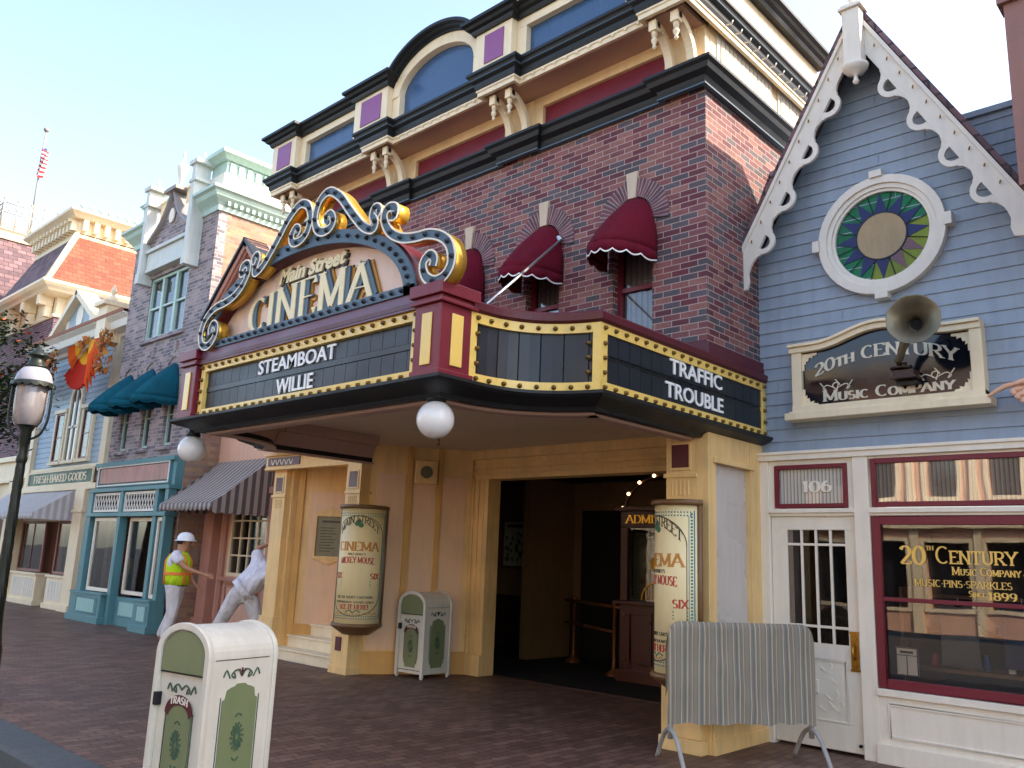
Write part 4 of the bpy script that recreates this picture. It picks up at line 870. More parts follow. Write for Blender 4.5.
# ------------------------------------------------------------ music shop
S=thing('music_shop','narrow blue clapboard shop with steep scalloped gable, round window and red framed shopfront','shop',(-2.7,8.07,0))
apx,apz=-2.74,7.15; ez=4.75; slope=(apz-ez)/1.36
def gl(z): return -4.05 if z<4.7 else max(-4.05,apx-(7.02-z)/slope)
def gr(z): return -1.40 if z<4.7 else min(-1.40,apx+(7.02-z)/slope)
m=MB(); siding(m,2.75,7.0,gl,gr,8.06,.1285); m.box(-4.05,-1.4,8.062,8.2,2.75,4.8)
m.xz([(-4.05,4.8),(-1.4,4.8),(apx,7.05)],8.062,.14)
m.build('siding_wall',blue,S)
m=MB(); m.prism([(gl(4.7),4.7),(gr(4.7),4.7),(apx,7.05)],(0,8.2,0),(1,0,0),(0,0,1),(0,1,0),.34); m.box(-4.0,-1.4,8.7,12,2.8,5.9); m.build('gable_core',blue,S)
# roof planes
for s in (-1,1):
    m=MB(); d=Vector((s,0,-slope)).normalized(); n=Vector((s*slope,0,1)).normalized(); O=Vector((apx,7.72,apz+.02)); L_=1.62*math.hypot(1,slope)/1.14
    m.prism([(0,0),(1.36*math.hypot(1,slope),0),(1.36*math.hypot(1,slope),.86),(0,.86)],O,d,(0,1,0),n,.045); m.build('roof_slope',slate_d,S)
# side  parapets behind (blue)
m=MB(); siding(m,4.7,6.08,lambda z:-2.2,lambda z:-1.2,8.6,.1285); m.box(-2.2,-1.2,8.6,8.7,4.7,6.08); m.box(-2.2,-1.2,8.55,8.62,6.06,6.12); m.build('rear_wall',blue,S)
m=MB(); siding(m,4.6,6.0,lambda z:-4.02,lambda z:-3.2,8.45,.1285); m.box(-4.03,-3.2,8.4,8.5,5.98,6.04); m.build('rear_wall',blue,S)
# bargeboards with pierced loops
bl=1.36*math.hypot(1,slope)
for s in (-1,1):
    d=Vector((s,0,-slope)).normalized(); v=Vector((-s*d.z*-1,0,0)); n=Vector((-s*slope,0,-1)).normalized() # inward (below)
    fn=lambda u,w,off=0,d=d,n=n:Vector((apx,7.72,apz))+d*u+n*w+Vector((0,-1,0))*off
    m=MB(); w0=.185
    def slab(poly,off0,off1,mi=0):
        k=len(poly); P=[fn(u,w_,off0) for u,w_ in poly]+[fn(u,w_,off1) for u,w_ in poly]; m.add(P,[list(range(k)),[k+i for i in range(k)]]+[(i,(i+1)%k,(i+1)%k+k,i+k) for i in range(k)],mi)
    slab([(0,0),(bl+.02,0),(bl+.02,w0),(0.14,w0)],-.04,.0)
    slab([(0,0),(bl+.04,0),(bl+.04,.035),(0,.035)],.0,.025)
    slab([(bl+.02,0),(bl+.24,.12),(bl+.26,.2),(bl+.2,.27),(bl+.12,.25),(bl+.05,.2),(bl-.03,w0),(bl-.1,w0-.005),(bl-.1,.04)],-.039,.001)
    for c in (.88,1.33,1.79,2.22):
        c*=bl/2.5
        o=arc(c,w0,.155,.135,0,180,18); i=arc(c,w0+.015,.085,.075,0,360,24)
        # loop: solid half ellipse with a hole
        oo=arc(c,w0-.002,.135,.14,0,180,18); ii=[(c+.075*math.cos(rad(q)),w0-.002+.088*math.sin(rad(q))) for q in [180*k/18 for k in range(19)]]
        k=len(oo); P=[fn(u,w_,-.038) for u,w_ in oo+ii]+[fn(u,w_,-.002) for u,w_ in oo+ii]
        m.add(P,[(a,a+1,k+a+1,k+a) for a in range(k-1)]+[(2*k+a,2*k+a+1,3*k+a+1,3*k+a) for a in range(k-1)]+[(a,a+1,2*k+a+1,2*k+a) for a in range(k-1)]+[(k+a,k+a+1,3*k+a+1,3*k+a) for a in range(k-1)])
        for sg in (-1,1): slab([(c+sg*.085,w0-.03),(c+sg*.155,w0-.03),(c+sg*.155,w0+.002),(c+sg*.2,w0),(c+sg*.085,w0+.03)] if False else [(c+sg*.125,w0-.001),(c+sg*.235,w0-.001),(c+sg*.165,w0+.02),(c+sg*.128,w0+.055)],-.037,-.003)
        e=[(c+.07*math.cos(rad(q)),w0+.02+.05*math.sin(rad(q))) for q in range(0,360,20)]
        mh=[fn(u,w_,.003) for u,w_ in e]
        m2=None
    bo=m.build('bargeboard',white2,S,.003)
    mm=MB()
    for c in (.58,1.06,1.54,2.02):
        c*=bl/2.5; e=[(c+.08*math.cos(rad(q)),w0-.012+.028*math.sin(rad(q))) for q in range(180,361,15)]+[(c+.085,w0-.004),(c-.085,w0-.004)]
    for k in range(11): m3=MB(); p=fn(.3+k*.22,.09,.02); m3.tube([p,p+Vector((.012,-.02,.02))],.008,5); m3.build('clip_light',brass,bo)
m=MB(); m.box(apx-.085,apx+.085,7.6,7.74,6.5,7.1); m.box(apx-.115,apx+.115,7.57,7.77,7.1,7.13); m.box(apx-.095,apx+.095,7.59,7.75,7.13,7.16); m.lathe([(.05,0),(.03,.05),(.05,.1),(.02,.2),(.001,.3)],(apx,7.67,7.16),12)
m.build('king_post',white2,S,.006)
m=MB(); m.lathe([(.001,-.2),(.022,-.19),(.032,-.165),(.02,-.14),(.016,-.1),(.09,-.07),(.12,-.03),(.125,.0),(.001,.02)],(apx,7.67,6.5),20); m.build('pendant',white2,S)
# round window
rx,rz=-2.70,4.83; wy=8.03
def circ(r,n=48,a=0,sx=1.0): return [(rx+r*sx*math.cos(rad(a+360*i/n)),rz+r*math.sin(rad(a+360*i/n))) for i in range(n)]
m=MB(); m.band(circ(.60),circ(.52),7.965,.1); m.band(circ(.53),circ(.475),7.99,.08); m.band(circ(.48),circ(.445),8.01,.06)
for a in (0,90,180,270): 
    c,s=math.cos(rad(a)),math.sin(rad(a)); U=(c,0,s);V=(-s,0,c); m.prism([(.585,-.06),(.655,-.06),(.655,.06),(.585,.06)],(rx,8.06,rz),U,V,(0,-1,0),.12)
rw=m.build('round_window',white2,S,.003)
bx('backing',dark,rw,(rx-.46,rx+.46,8.058,8.0605,rz-.46,rz+.46)) if False else None
gg=paint('green_art_glass','#157048',.38,.3,bmp=.1,spec=.25); gn=paint('navy_art_glass','#283062',.38,.2,bmp=.1,spec=.25); gt=paint('amber_art_glass','#a58a5a',.14,.25,bmp=.3); gol=paint('olive_art_glass','#7d8f2c',.38,.3,bmp=.1,spec=.25); gbr=paint('brown_art_glass','#6b3a3a',.15,.2)
m=MB(); m.xz(circ(.46),8.045,.01,0); o=m.build('art_glass',gg,rw)
m=MB()
for i in range(12):
    a=rad(30*i+15-90+15); 
    def q(r,t): return (rx+r*math.cos(t),rz+r*math.sin(t))
    if i in (11,0,1,2): m.xz([q(.2,a-rad(15)),q(.45,a-rad(15)),q(.455,a-rad(5)),q(.455,a+rad(5)),q(.45,a+rad(15)),q(.2,a+rad(15))],8.041,.004,2)
    mi=1 if i in (0,1) else 0
    m.xz([q(.22,a-rad(14.5)),q(.262,a-rad(13.5)),q(.44,a),q(.262,a+rad(13.5)),q(.22,a+rad(14.5))] ,8.036,.006,mi)
m.xz(circ(.235),8.030,.012,3); m.build('star_glass',[gn,gbr,gol,gt],rw)
m=MB(); m.band(circ(.243),circ(.232),8.026,.006)
for i in range(12):
    a=rad(30*i+15); m.tube([(rx+.24*math.cos(a),8.03,rz+.24*math.sin(a)),(rx+.45*math.cos(a),8.03,rz+.45*math.sin(a))],.004,5)
m.build('leading',dkiron,rw)
# shopfront
m=MB(); yt=7.99
m.box(-4.04,-1.3,yt-.03,8.1,2.68,2.755); m.box(-4.02,-1.3,yt-.05,8.1,2.735,2.765); 
m.box(-4.02,-3.91,yt,8.12,0,2.68); m.box(-3.06,-2.92,yt-.01,8.12,0,2.68); m.box(-3.91,-3.06,yt+.01,8.12,2.13,2.2); m.box(-3.91,-3.06,yt-.015,yt+.02,2.16,2.2)
m.box(-3.91,-3.06,yt+.02,8.12,2.63,2.68);m.box(-3.91,-3.85,yt+.02,8.12,2.2,2.63); m.box(-3.12,-3.06,yt+.02,8.12,2.2,2.63)
m.box(-2.92,-1.2,yt,8.12,2.13,2.2); m.box(-2.92,-1.2,yt-.025,yt,2.155,2.2); m.box(-2.92,-1.2,yt+.01,8.12,2.655,2.68)
m.box(-2.92,-1.2,yt-.03,8.12,.56,.62); m.box(-2.92,-1.2,yt,8.12,0,.56); m.box(-2.94,-1.2,yt-.035,8.1,0,.16)
frame(m,-2.84,-1.25,.22,.50,.02,yt-.012,.012); m.build('shopfront_frame',white,S,.004)
def redwin(x0,x1,z0,z1,g,mid=None,w=.055,nm='window'):
    m=MB(); frame(m,x0,x1,z0,z1,w,yt+.005,.06)
    if mid: m.box(x0+w,x1-w,yt+.01,yt+.06,mid-.018,mid+.018)
    o=m.build(nm,crimson,S,.004); return o
o=redwin(-3.85,-3.12,2.21,2.63,None,nm='transom_window',w=.04); bx('pane',reed,o,(-3.82,-3.15,yt+.045,yt+.06,2.24,2.6)); 
m=MB(); put_serif(m,'106',plane((0,yt+.045,0)),-3.57,-3.28,2.365,2.465,.012,thick=.22); m.build('number',white,o)
o=redwin(-2.9,-1.2,2.21,2.655,None,nm='transom_window',w=.045); bx('pane',reed,o,(-2.87,-1.2,yt+.045,yt+.06,2.24,2.62)); bx('clear_pane',glass('transom_glass',alpha=.95,refl=1.6),o,(-2.87,-1.2,yt+.03,yt+.034,2.24,2.62))
o=redwin(-2.915,-1.0,.63,2.125,None,1.39,.075,'display_window'); bx('pane',wg2,o,(-2.85,-1.05,yt+.04,yt+.048,.7,2.06))
fn=plane((0,yt+.038,0)); m=MB()
put_serif(m,'20',fn,-2.685,-2.47,1.705,1.86,.003,thick=.2,thin=.06); put_serif(m,'TH',fn,-2.46,-2.40,1.83,1.865,.003)
put_serif(m,'Century',fn,-2.385,-1.76,1.72,1.86,.003,thick=.12,smallcaps=True); put_serif(m,'Music Company',fn,-2.26,-1.74,1.625,1.69,.003,thick=.15,smallcaps=True)
put_serif(m,'MUSIC.PINS.SPARKLES',fn,-2.57,-1.81,1.52,1.575,.003,thick=.14); put_serif(m,'1899',fn,-1.99,-1.78,1.43,1.49,.003,thick=.2); put_serif(m,'Since',fn,-2.14,-2.01,1.45,1.495,.003,smallcaps=True)
put_stroke(m,smoothpath([(-1.68,1.78),(-1.62,1.82),(-1.56,1.78),(-1.6,1.74)],4),.012,fn); put_stroke(m,smoothpath([(-1.72,1.64),(-1.6,1.66),(-1.5,1.63)],4),.01,fn)
m.build('window_lettering',signgold,o)
# goods behind the glass
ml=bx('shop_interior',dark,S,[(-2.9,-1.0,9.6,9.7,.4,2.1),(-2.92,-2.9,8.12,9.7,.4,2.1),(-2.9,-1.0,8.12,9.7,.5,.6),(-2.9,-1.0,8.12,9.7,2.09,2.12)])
# door
dr=MB(); X0,X1=-3.905,-3.065; 
wall_holes(dr,X0,X1,.03,2.13,8.03,8.075,[(-3.745,-3.175,.95,2.0),(-3.745,-3.2,.26,.81)])
dr.box(-3.745,-3.2,8.045,8.06,.26,.81); frame(dr,-3.745,-3.2,.26,.81,.02,8.036,.01)
for i in range(1,4): x=-3.745+.57*i/4; dr.box(x-.012,x+.012,8.035,8.065,.95,2.0)
for z in (1.1,1.86): dr.box(-3.745,-3.175,8.036,8.064,z-.012,z+.012)
dr.box(-3.63,-3.48,8.03,8.045,.5,.62)
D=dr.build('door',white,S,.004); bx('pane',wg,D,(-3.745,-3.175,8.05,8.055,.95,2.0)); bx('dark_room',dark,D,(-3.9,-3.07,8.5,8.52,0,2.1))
m=MB(); fn=plane((0,8.045,0))
for a,b_ in ((-3.4,.7),(-3.3,.6),(-3.35,.45),(-3.42,.35),(-3.3,.36)): put_stroke(m,smoothpath([(a-.06,b_+.04),(a,b_),(a+.05,b_+.05),(a+.03,b_+.09)],4),.014,fn,.004)
m.build('carving',white,D)
m=MB(); m.box(-3.155,-3.085,8.015,8.03,.74,1.07); m.box(-3.145,-3.095,8.0,8.015,.77,.79);m.box(-3.145,-3.095,8.0,8.015,1.0,1.02); m.tube([(-3.12,8.015,.84),(-3.12,7.97,.86),(-3.12,7.965,.93),(-3.12,8.015,.96)],.013,8); m.box(-3.165,-3.075,8.018,8.03,1.06,1.08); m.box(-3.165,-3.075,8.018,8.03,.73,.75); m.build('handle',brass,D)
m=MB(); m.tube([(-3.1,8.03,.1),(-3.1,8.0,.1)],.014,8); m.build('door_stop',dkiron,D)
# hanging sign with gramophone
T=thing('shop_sign','black glass shop sign in a cream arched frame lettered 20th Century Music Company','sign',(-2.74,7.95,3.1),)
topc=lambda x: 3.80+.15*math.exp(-((x+2.78)/.33)**4)
xs=[-3.62+i*1.75/28 for i in range(29)]
def tz(x): 
    d=abs(x+2.74); return 3.80 if d>.62 else 3.80+.13*(.5+.5*math.cos(PI*d/.62))
sf=MB(); up=[(x,tz(x)) for x in xs]
sf.band([(x,z) for x,z in up],[(x,z-.055) for x,z in up],7.9,.16,closed=False); sf.band([(x*1.0,z+.03) for x,z in up],[(x,z-.0) for x,z in up],7.87,.19,closed=False)
sf.box(-3.6,-3.5,7.92,8.06,3.14,3.75); sf.box(-1.97,-1.87,7.92,8.06,3.14,3.75); sf.box(-3.6,-1.87,7.91,8.06,3.13,3.2); sf.box(-3.66,-1.82,7.86,8.06,3.06,3.13); sf.box(-3.63,-1.85,7.9,8.06,3.1,3.15)
sf.build('sign_frame',cream,T,.005)
m=MB(); m.xz([(-3.5,3.2),(-1.97,3.2)]+[(x,tz(x)-.055) for x in xs[::-1] if -3.5<=x<=-1.97],7.965,.02); pb=m.build('sign_glass',signbk,T)
for sx_,szz,cx,cz_ in ((1,-1,-3.5,3.73),(-1,-1,-1.97,3.73),(1,1,-3.5,3.2),(-1,1,-1.97,3.2)):
    m=MB(); pts=[(0,0),(.15,0),(.15,.02),(.1,.03),(.11,.05),(.07,.04),(.06,.08),(.035,.075),(.04,.11),(.02,.1),(.02,.17),(0,.17)]
    pp_=[(cx+sx_*a,cz_+szz*b_) for a,b_ in pts]; m.xz(pp_ if sx_*szz>0 else pp_[::-1],7.95,.012); m.build('corner_filigree',cream,T)
fn=plane((0,7.965,0)); m=MB()
wp=lambda u,v:(u,v+.17*(1-((u+2.74)/.72)**2))
put_serif(m,'20th CENTURY',fn,-3.38,-2.08,3.45,3.565,.006,thick=.2,smallcaps=True,warp=wp); put_serif(m,'Music Company',fn,-3.30,-2.12,3.235,3.335,.006,thick=.2,smallcaps=True)
for cx in (-3.17,-2.27):
    put_stroke(m,arc(cx,3.38,.035,.03,0,300,12),.01,fn,.005)
    for s in (-1,1): put_stroke(m,smoothpath([(cx+s*.02,3.36),(cx+s*.09,3.39),(cx+s*.13,3.36),(cx+s*.1,3.34),(cx+s*.16,3.42)],4),.009,fn,.005)
    put_stroke(m,smoothpath([(cx,3.33),(cx+.02,3.40),(cx-.01,3.44)],4),.009,fn,.005)
m.build('lettering',signlet,pb)
# gramophone
Gm=thing('gramophone','pewter gramophone horn projecting from the front of the black glass sign','gramophone',(-2.45,7.9,3.5))
ax=[Vector((-2.5,7.74,3.50)),Vector((-2.47,7.72,3.58)),Vector((-2.41,7.68,3.67)),Vector((-2.34,7.63,3.72)),Vector((-2.29,7.56,3.745))]
m=MB(); m.tube([(-2.52,7.8,3.47),(-2.52,7.74,3.5)]+ax,[.018,.02,.024,.03,.036,.042,.05],14,caps=False); dirh=Vector((.2,-1,.02)).normalized()
# bell
V=[];n=32;up=Vector((0,0,1)); a_=dirh.cross(up).normalized(); b_=a_.cross(dirh).normalized()
pr_=[(0,.05),(.05,.064),(.10,.088),(.15,.125),(.19,.17),(.21,.205),(.213,.213)]
for k,(s_,r_) in enumerate(pr_):
    for j in range(n):
        w_=2*PI*j/n; rr=r_*(1+ (.03*abs(math.sin(4*w_)) if k>3 else 0)); V.append(ax[-1]+dirh*s_+a_*math.cos(w_)*rr+b_*math.sin(w_)*rr)
m.add(V,[(k*n+j,k*n+(j+1)%n,(k+1)*n+(j+1)%n,(k+1)*n+j) for k in range(len(pr_)-1) for j in range(n)],0,True)
q=MB(); e_=ax[-1]+dirh*.012; q.add([e_+(a_*math.cos(2*PI*j/16)+b_*math.sin(2*PI*j/16))*.053 for j in range(16)],[list(range(16))]); q.build('throat_shade_disc',dark,Gm,recalc=False)  # dark disc across the horn's throat, shade given as colour
h=m.build('horn',horn_m,Gm,recalc=False); s=h.modifiers.new('s','SOLIDIFY'); s.thickness=.006
m=MB(); m.box(-2.58,-2.4,7.78,7.94,3.36,3.42); m.box(-2.6,-2.38,7.77,7.95,3.34,3.36); m.lathe([(.001,.0),(.09,0),(.09,.015),(.001,.015)],(-2.52,7.82,3.43),18); m.tube([(-2.5,7.9,3.42),(-2.5,7.9,3.5),(-2.52,7.8,3.48)],.014,8); m.build('player_base',darkwood,Gm,.004)
m=MB(); m.box(-2.58,-2.4,7.86,7.97,3.3,3.33); m.build('bracket',dkiron,Gm)
# ------------------------------------------------------------ barrier parts
palesteel=paint('worn_grey_paint','#a9a6a0',.55,.25)
bt=[o for o in COL.objects if o.name.startswith('barrier')][0]
p0=Vector((-4.05,6.4,0)); p1_=Vector((-3.3,7.45,0)); bd_=(p1_-p0).normalized(); bnm=Vector((bd_.y,-bd_.x,0)); BL=(p1_-p0).length
F3=lambda u,v,w=0:p0+bd_*u+Vector((0,0,v))+bnm*w
m=MB(); ro=.07
m.tube([F3(0,.22),F3(0,1.02),F3(.03,1.09),F3(.1,1.12),F3(BL-.1,1.12),F3(BL-.03,1.09),F3(BL,1.02),F3(BL,.22)],.019,8); m.tube([F3(0,.45,-.03),F3(BL,.45,-.03)],.014,8)
m.build('rail_frame',palesteel,bt)
for u in (.0,BL):
    m=MB(); m.tube(smoothpath([tuple(F3(u,.0,.30)),tuple(F3(u,.22,.13)),tuple(F3(u,.27,0)),tuple(F3(u,.22,-.13)),tuple(F3(u,0,-.30))],4),.019,8); m.tube([F3(u,.2,0),F3(u,.45,0)],.024,8); m.build('foot',palesteel,bt)
# draped cloth: front sheet, over the top, rounded upper corners, small folds
m=MB(); nu,nv=90,26; V=[]
for i in range(nu+1):
    u=i/nu
    for j in range(nv+1):
        v=j/nv; zt=1.145
        # corner rounding
        du=min(u,1-u)*(BL+.06); cut=0 if du>.12 else .12-math.sqrt(max(0,.12**2-(.12-du)**2))
        z=(zt-cut)-(zt-.318-cut)*v; 
        fold=.006*math.sin(u*38+math.sin(u*9)*2)*(.25+.75*v)+.014*math.sin(u*13+1+v*1.5)*v+.012*math.exp(-((u-.15-.5*v)/.06)**2)+.010*math.exp(-((u-.95+.3*v)/.05)**2); 
        V.append(F3(-.03+u*(BL+.06)+.01*math.sin(v*5+u*7)*v,z+(.007*math.sin(u*17)+.006*math.sin(u*41+2))*v,.03+fold+(.0 if v>.03 else -.02)))
m.add(V,[(i*(nv+1)+j,(i+1)*(nv+1)+j,(i+1)*(nv+1)+j+1,i*(nv+1)+j+1) for i in range(nu) for j in range(nv)],0,True)
V=[]
for i in range(nu+1):
    u=i/nu; du=min(u,1-u)*(BL+.06); cut=0 if du>.12 else .12-math.sqrt(max(0,.12**2-(.12-du)**2))
    for j in range(9):
        v=j/8; V.append(F3(-.03+u*(BL+.06),1.145-cut-(.0 if j==0 else .5*v),.01-.04*min(1,v*6)+.008*math.sin(u*31)*v))
m.add(V,[(i*9+j,(i+1)*9+j,(i+1)*9+j+1,i*9+j+1) for i in range(nu) for j in range(8)],0,True)
c=m.build('striped_cloth',fab_b,bt,recalc=False)
ang=math.atan2(bd_.y,bd_.x)
c.parent=bt
# rotate the cloth mesh frame so that its object X axis runs along the barrier (stripe texture)
c.data.transform(Matrix.Rotation(-ang,4,'Z')); c.rotation_euler=(0,0,ang)
# ------------------------------------------------------------ people and hands
def skinmesh(name,J,E,Rd,mat,parent,fn,sub=2,root=0):
    names=list(J); me=bpy.data.meshes.new(name); me.from_pydata([tuple(fn(*J[n])) for n in names],[(names.index(a),names.index(b)) for a,b in E],[])
    o=bpy.data.objects.new(name,me); COL.objects.link(o)
    o.modifiers.new('k','SKIN'); sv=me.skin_vertices[0].data
    for i,n in enumerate(names):
        r=Rd[n]; r=r if isinstance(r,tuple) else (r,r); sv[i].radius=r; sv[i].use_root=(i==root)
    s=o.modifiers.new('s','SUBSURF'); s.levels=sub; s.render_levels=sub
    dg=bpy.context.evaluated_depsgraph_get(); dg.update(); me2=bpy.data.meshes.new_from_object(o.evaluated_get(dg)); bpy.data.objects.remove(o)
    for p in me2.polygons: p.use_smooth=True
    me2.materials.clear(); me2.materials.append(mat); q=bpy.data.objects.new(name,me2); COL.objects.link(q)
    if parent is not None: q.parent=parent
    return q
AV=Vector((.734,.679,0)); BV=Vector((-.679,.734,0))
def basis(a,b,c): return AV*a+BV*b+Vector((0,0,c))
def hand(J,E,Rd,w,dirv,side,pre):
    """five fingers from wrist joint w; dirv pointing direction, side = lateral spread"""
    d=Vector(dirv).normalized(); s=Vector(side).normalized(); W=Vector(J[w]); pal=W+d*.09
    J[pre+'p']=tuple(pal); E.append((w,pre+'p')); Rd[pre+'p']=(.034,.02)
    for k,(o,l) in enumerate(((-.03,.06),(-.01,.075),(.01,.07),(.03,.055))):
        a=pal+s*o+d*.02; b=a+d*l*.55; e=b+d*l*.5+Vector((0,0,-.012))
        for t_,q in zip('abc',(a,b,e)): J[pre+str(k)+t_]=tuple(q); Rd[pre+str(k)+t_]=.0095
        E+= [(pre+'p',pre+str(k)+'a'),(pre+str(k)+'a',pre+str(k)+'b'),(pre+str(k)+'b',pre+str(k)+'c')]
    a=W+d*.04-s*.035; b=a+d*.04-s*.025; J[pre+'t1']=tuple(a); J[pre+'t2']=tuple(b); Rd[pre+'t1']=.013;Rd[pre+'t2']=.010; E+= [(pre+'p',pre+'t1'),(pre+'t1',pre+'t2')]
def face(parent,h,fwd,mat=skin):
    """simple features on a head at h facing fwd"""
    f=Vector(fwd).normalized(); s=Vector((f.y,-f.x,0)).normalized(); h=Vector(h); out=[]
    m=MB(); m.tube([h+f*.09+Vector((0,0,.02)),h+f*.118+Vector((0,0,-.012)),h+f*.09+Vector((0,0,-.02))],[.01,.015,.012],8)
    for k in (-1,1): m.sphere(h+s*k*.082+Vector((0,0,0)),.022,8,6)
    q=m.build('nose_and_ears',mat,None); q.parent=parent
    m=MB()
    for k in (-1,1): m.sphere(h+f*.09+s*k*.032+Vector((0,0,.015)),.011,8,6)
    m.tube([h+f*.094-s*.022+Vector((0,0,-.05)),h+f*.098+Vector((0,0,-.052)),h+f*.094+s*.022+Vector((0,0,-.05))],.005,6); q=m.build('eyes_and_mouth',pdark,None); q.parent=parent
def loft(rings,n=24):
    m=MB();V=[]
    for (c,ra,rb,tl) in rings:
        for j in range(n):
            w_=2*PI*j/n; V.append(basis(c[0]+ra*math.cos(w_),c[1]+rb*math.sin(w_),c[2]+tl*math.cos(w_)))
    m.add(V,[(i*n+j,i*n+(j+1)%n,(i+1)*n+(j+1)%n,(i+1)*n+j) for i in range(len(rings)-1) for j in range(n)],0,True); return m
# worker 1
t=thing('person','worker in white helmet and yellow vest standing with one arm stretched out','person',(-13.98,6.85,0),'painters working at the shop window')
J={'pel':(0,0,.95),'sp':(0,0,1.15),'ch':(.0,0,1.36),'nk':(.02,0,1.53),'hd':(.06,0,1.66),'ht':(.065,0,1.77),'shr':(.0,-.19,1.45),'elr':(.2,-.22,1.25),'wrr':(.43,-.18,1.17),'shl':(.0,.19,1.45),'ell':(.06,.25,1.18),'wrl':(.2,.2,.98),
   'hr':(0,-.1,.9),'kr':(.04,-.12,.5),'ar':(-.05,-.12,.09),'tr':(.1,-.13,.035),'hl':(0,.1,.9),'kl':(-.07,.14,.5),'al':(-.22,.16,.09),'tl':(-.07,.17,.035)}
E=[('pel','sp'),('sp','ch'),('ch','nk'),('nk','hd'),('hd','ht'),('ch','shr'),('shr','elr'),('elr','wrr'),('ch','shl'),('shl','ell'),('ell','wrl'),('pel','hr'),('hr','kr'),('kr','ar'),('ar','tr'),('pel','hl'),('hl','kl'),('kl','al'),('al','tl')]
Rd={'pel':(.14,.12),'sp':.12,'ch':(.15,.12),'nk':.055,'hd':(.095,.11),'ht':.08,'shr':.065,'elr':.043,'wrr':.027,'shl':.065,'ell':.043,'wrl':.03,'hr':.09,'kr':.06,'ar':.042,'tr':.035,'hl':.09,'kl':.06,'al':.042,'tl':.035}
hand(J,E,Rd,'wrr',(1,.1,-.25),(0,.3,1),'R'); hand(J,E,Rd,'wrl',(.8,-.1,-.6),(0,1,0),'L')
b=skinmesh('body',J,E,Rd,skin,t,basis)
Jp={k:J[k] for k in ('pel','hr','kr','ar','hl','kl','al')}; Jp['w']=(0,0,1.03)
skinmesh('trousers',Jp,[('pel','w'),('pel','hr'),('hr','kr'),('kr','ar'),('pel','hl'),('hl','kl'),('kl','al')],{'pel':(.17,.15),'w':.15,'hr':.115,'kr':.088,'ar':.075,'hl':.115,'kl':.088,'al':.075},pants,t,basis)
Js={k:J[k] for k in ('sp','ch','shr','shl')}; Js['n']=(.01,0,1.5); Js['er']=(.12,-.21,1.33); Js['el']=(.04,.23,1.3)
skinmesh('shirt',Js,[('sp','ch'),('ch','n'),('ch','shr'),('shr','er'),('ch','shl'),('shl','el')],{'sp':(.15,.14),'ch':(.17,.14),'n':.07,'shr':.09,'shl':.09,'er':.075,'el':.075},shirt,t,basis)
m=loft([((.0,0,.97),.17,.19,0),((0,0,1.1),.17,.195,0),((0,0,1.25),.175,.2,0),((0,0,1.38),.175,.2,0),((0,0,1.47),.13,.16,0),((.01,0,1.52),.085,.12,0)]); v=m.build('safety_vest',hivis,None,recalc=False); v.parent=t; s=v.modifiers.new('s','SOLIDIFY'); s.thickness=.012
m=loft([((0,0,1.13),.186,.21,0),((0,0,1.18),.188,.212,0)]); q=m.build('reflective_band',hiorange,None,recalc=False); q.parent=v; 
m=MB()
for s_ in (-1,1): m.tube([basis(-.148,s_*.11,.98),basis(-.150,s_*.11,1.2),basis(-.155,s_*.1,1.36),basis(-.10,s_*.1,1.465),basis(.0,s_*.1,1.495),basis(.10,s_*.1,1.465),basis(.158,s_*.1,1.36),basis(.152,s_*.11,1.2),basis(.148,s_*.11,.98)],.018,6)
q=m.build('reflective_strap',hiorange,None); q.parent=v
m=loft([((0,0,.955),.165,.165,0),((0,0,.985),.165,.165,0)]); q=m.build('belt',dkiron,None,recalc=False); q.parent=t
m=MB(); hc=basis(.065,0,1.70); m.lathe([(.135,.0),(.16,-.005),(.16,.006),(.125,.018),(.122,.06),(.10,.105),(.06,.135),(.001,.145)],hc,24); q=m.build('hard_hat',helmw,None); q.parent=t; q.rotation_euler=(0,0,0)
face(t,basis(.06,0,1.655),basis(1,.2,0)); 
m=MB(); m.lathe([(.088,-.04),(.098,.0),(.10,.05),(.05,.06)],basis(.05,0,1.67),16); 
q=m.build('hair',paint('dark_brown_hair','#2c1d14',.8),None); q.parent=t; q.location=(basis(-.022,0,0).x,basis(-.022,0,0).y,.01)
for k in ('tr','tl'):
    x,y,z=J[k]; m2=MB(); m2.sphere((0,0,0),.06,12,8,0,.7); q=m2.build('boot',paint('work_boot','#4a4542',.7),None); q.parent=t; q.scale=(2.2,1,1); q.location=basis(x-.05,y,.045); q.rotation_euler=(0,0,math.atan2(.679,.734))
t.scale=(1.12,1.12,1.0)
# worker 2
t=thing('person','person in white overalls bending over beside the yellow column with an arm raised','person',(-13.1,7.02,0),'painters working at the shop window')
J={'pel':(.46,0,.88),'sp':(.58,.03,1.0),'ch':(.72,.06,1.15),'nk':(.86,.12,1.26),'hd':(.97,.16,1.29),'ht':(1.05,.2,1.28),'shl':(.62,.1,1.3),'ell':(.56,.12,1.52),'wrl':(.74,.2,1.62),'shr':(.84,-.08,1.12),'elr':(.98,-.06,.9),'wrr':(1.05,.05,.72),
 'hl':(.36,0,.82),'kl':(.2,.02,.46),'al':(-.02,.05,.09),'tl':(.05,.16,.04),'hr':(.58,.02,.82),'kr':(.7,.0,.45),'ar':(.76,.0,.09),'tr':(.84,.1,.04)}
hand(J,E2:=[('pel','sp'),('sp','ch'),('ch','nk'),('nk','hd'),('hd','ht'),('ch','shr'),('shr','elr'),('elr','wrr'),('ch','shl'),('shl','ell'),('ell','wrl'),('pel','hr'),('hr','kr'),('kr','ar'),('ar','tr'),('pel','hl'),('hl','kl'),('kl','al'),('al','tl')],Rd,'wrr',(.3,.5,-.6),(1,0,0),'R'); hand(J,E2,Rd,'wrl',(.8,.4,.1),(0,.3,1),'L')
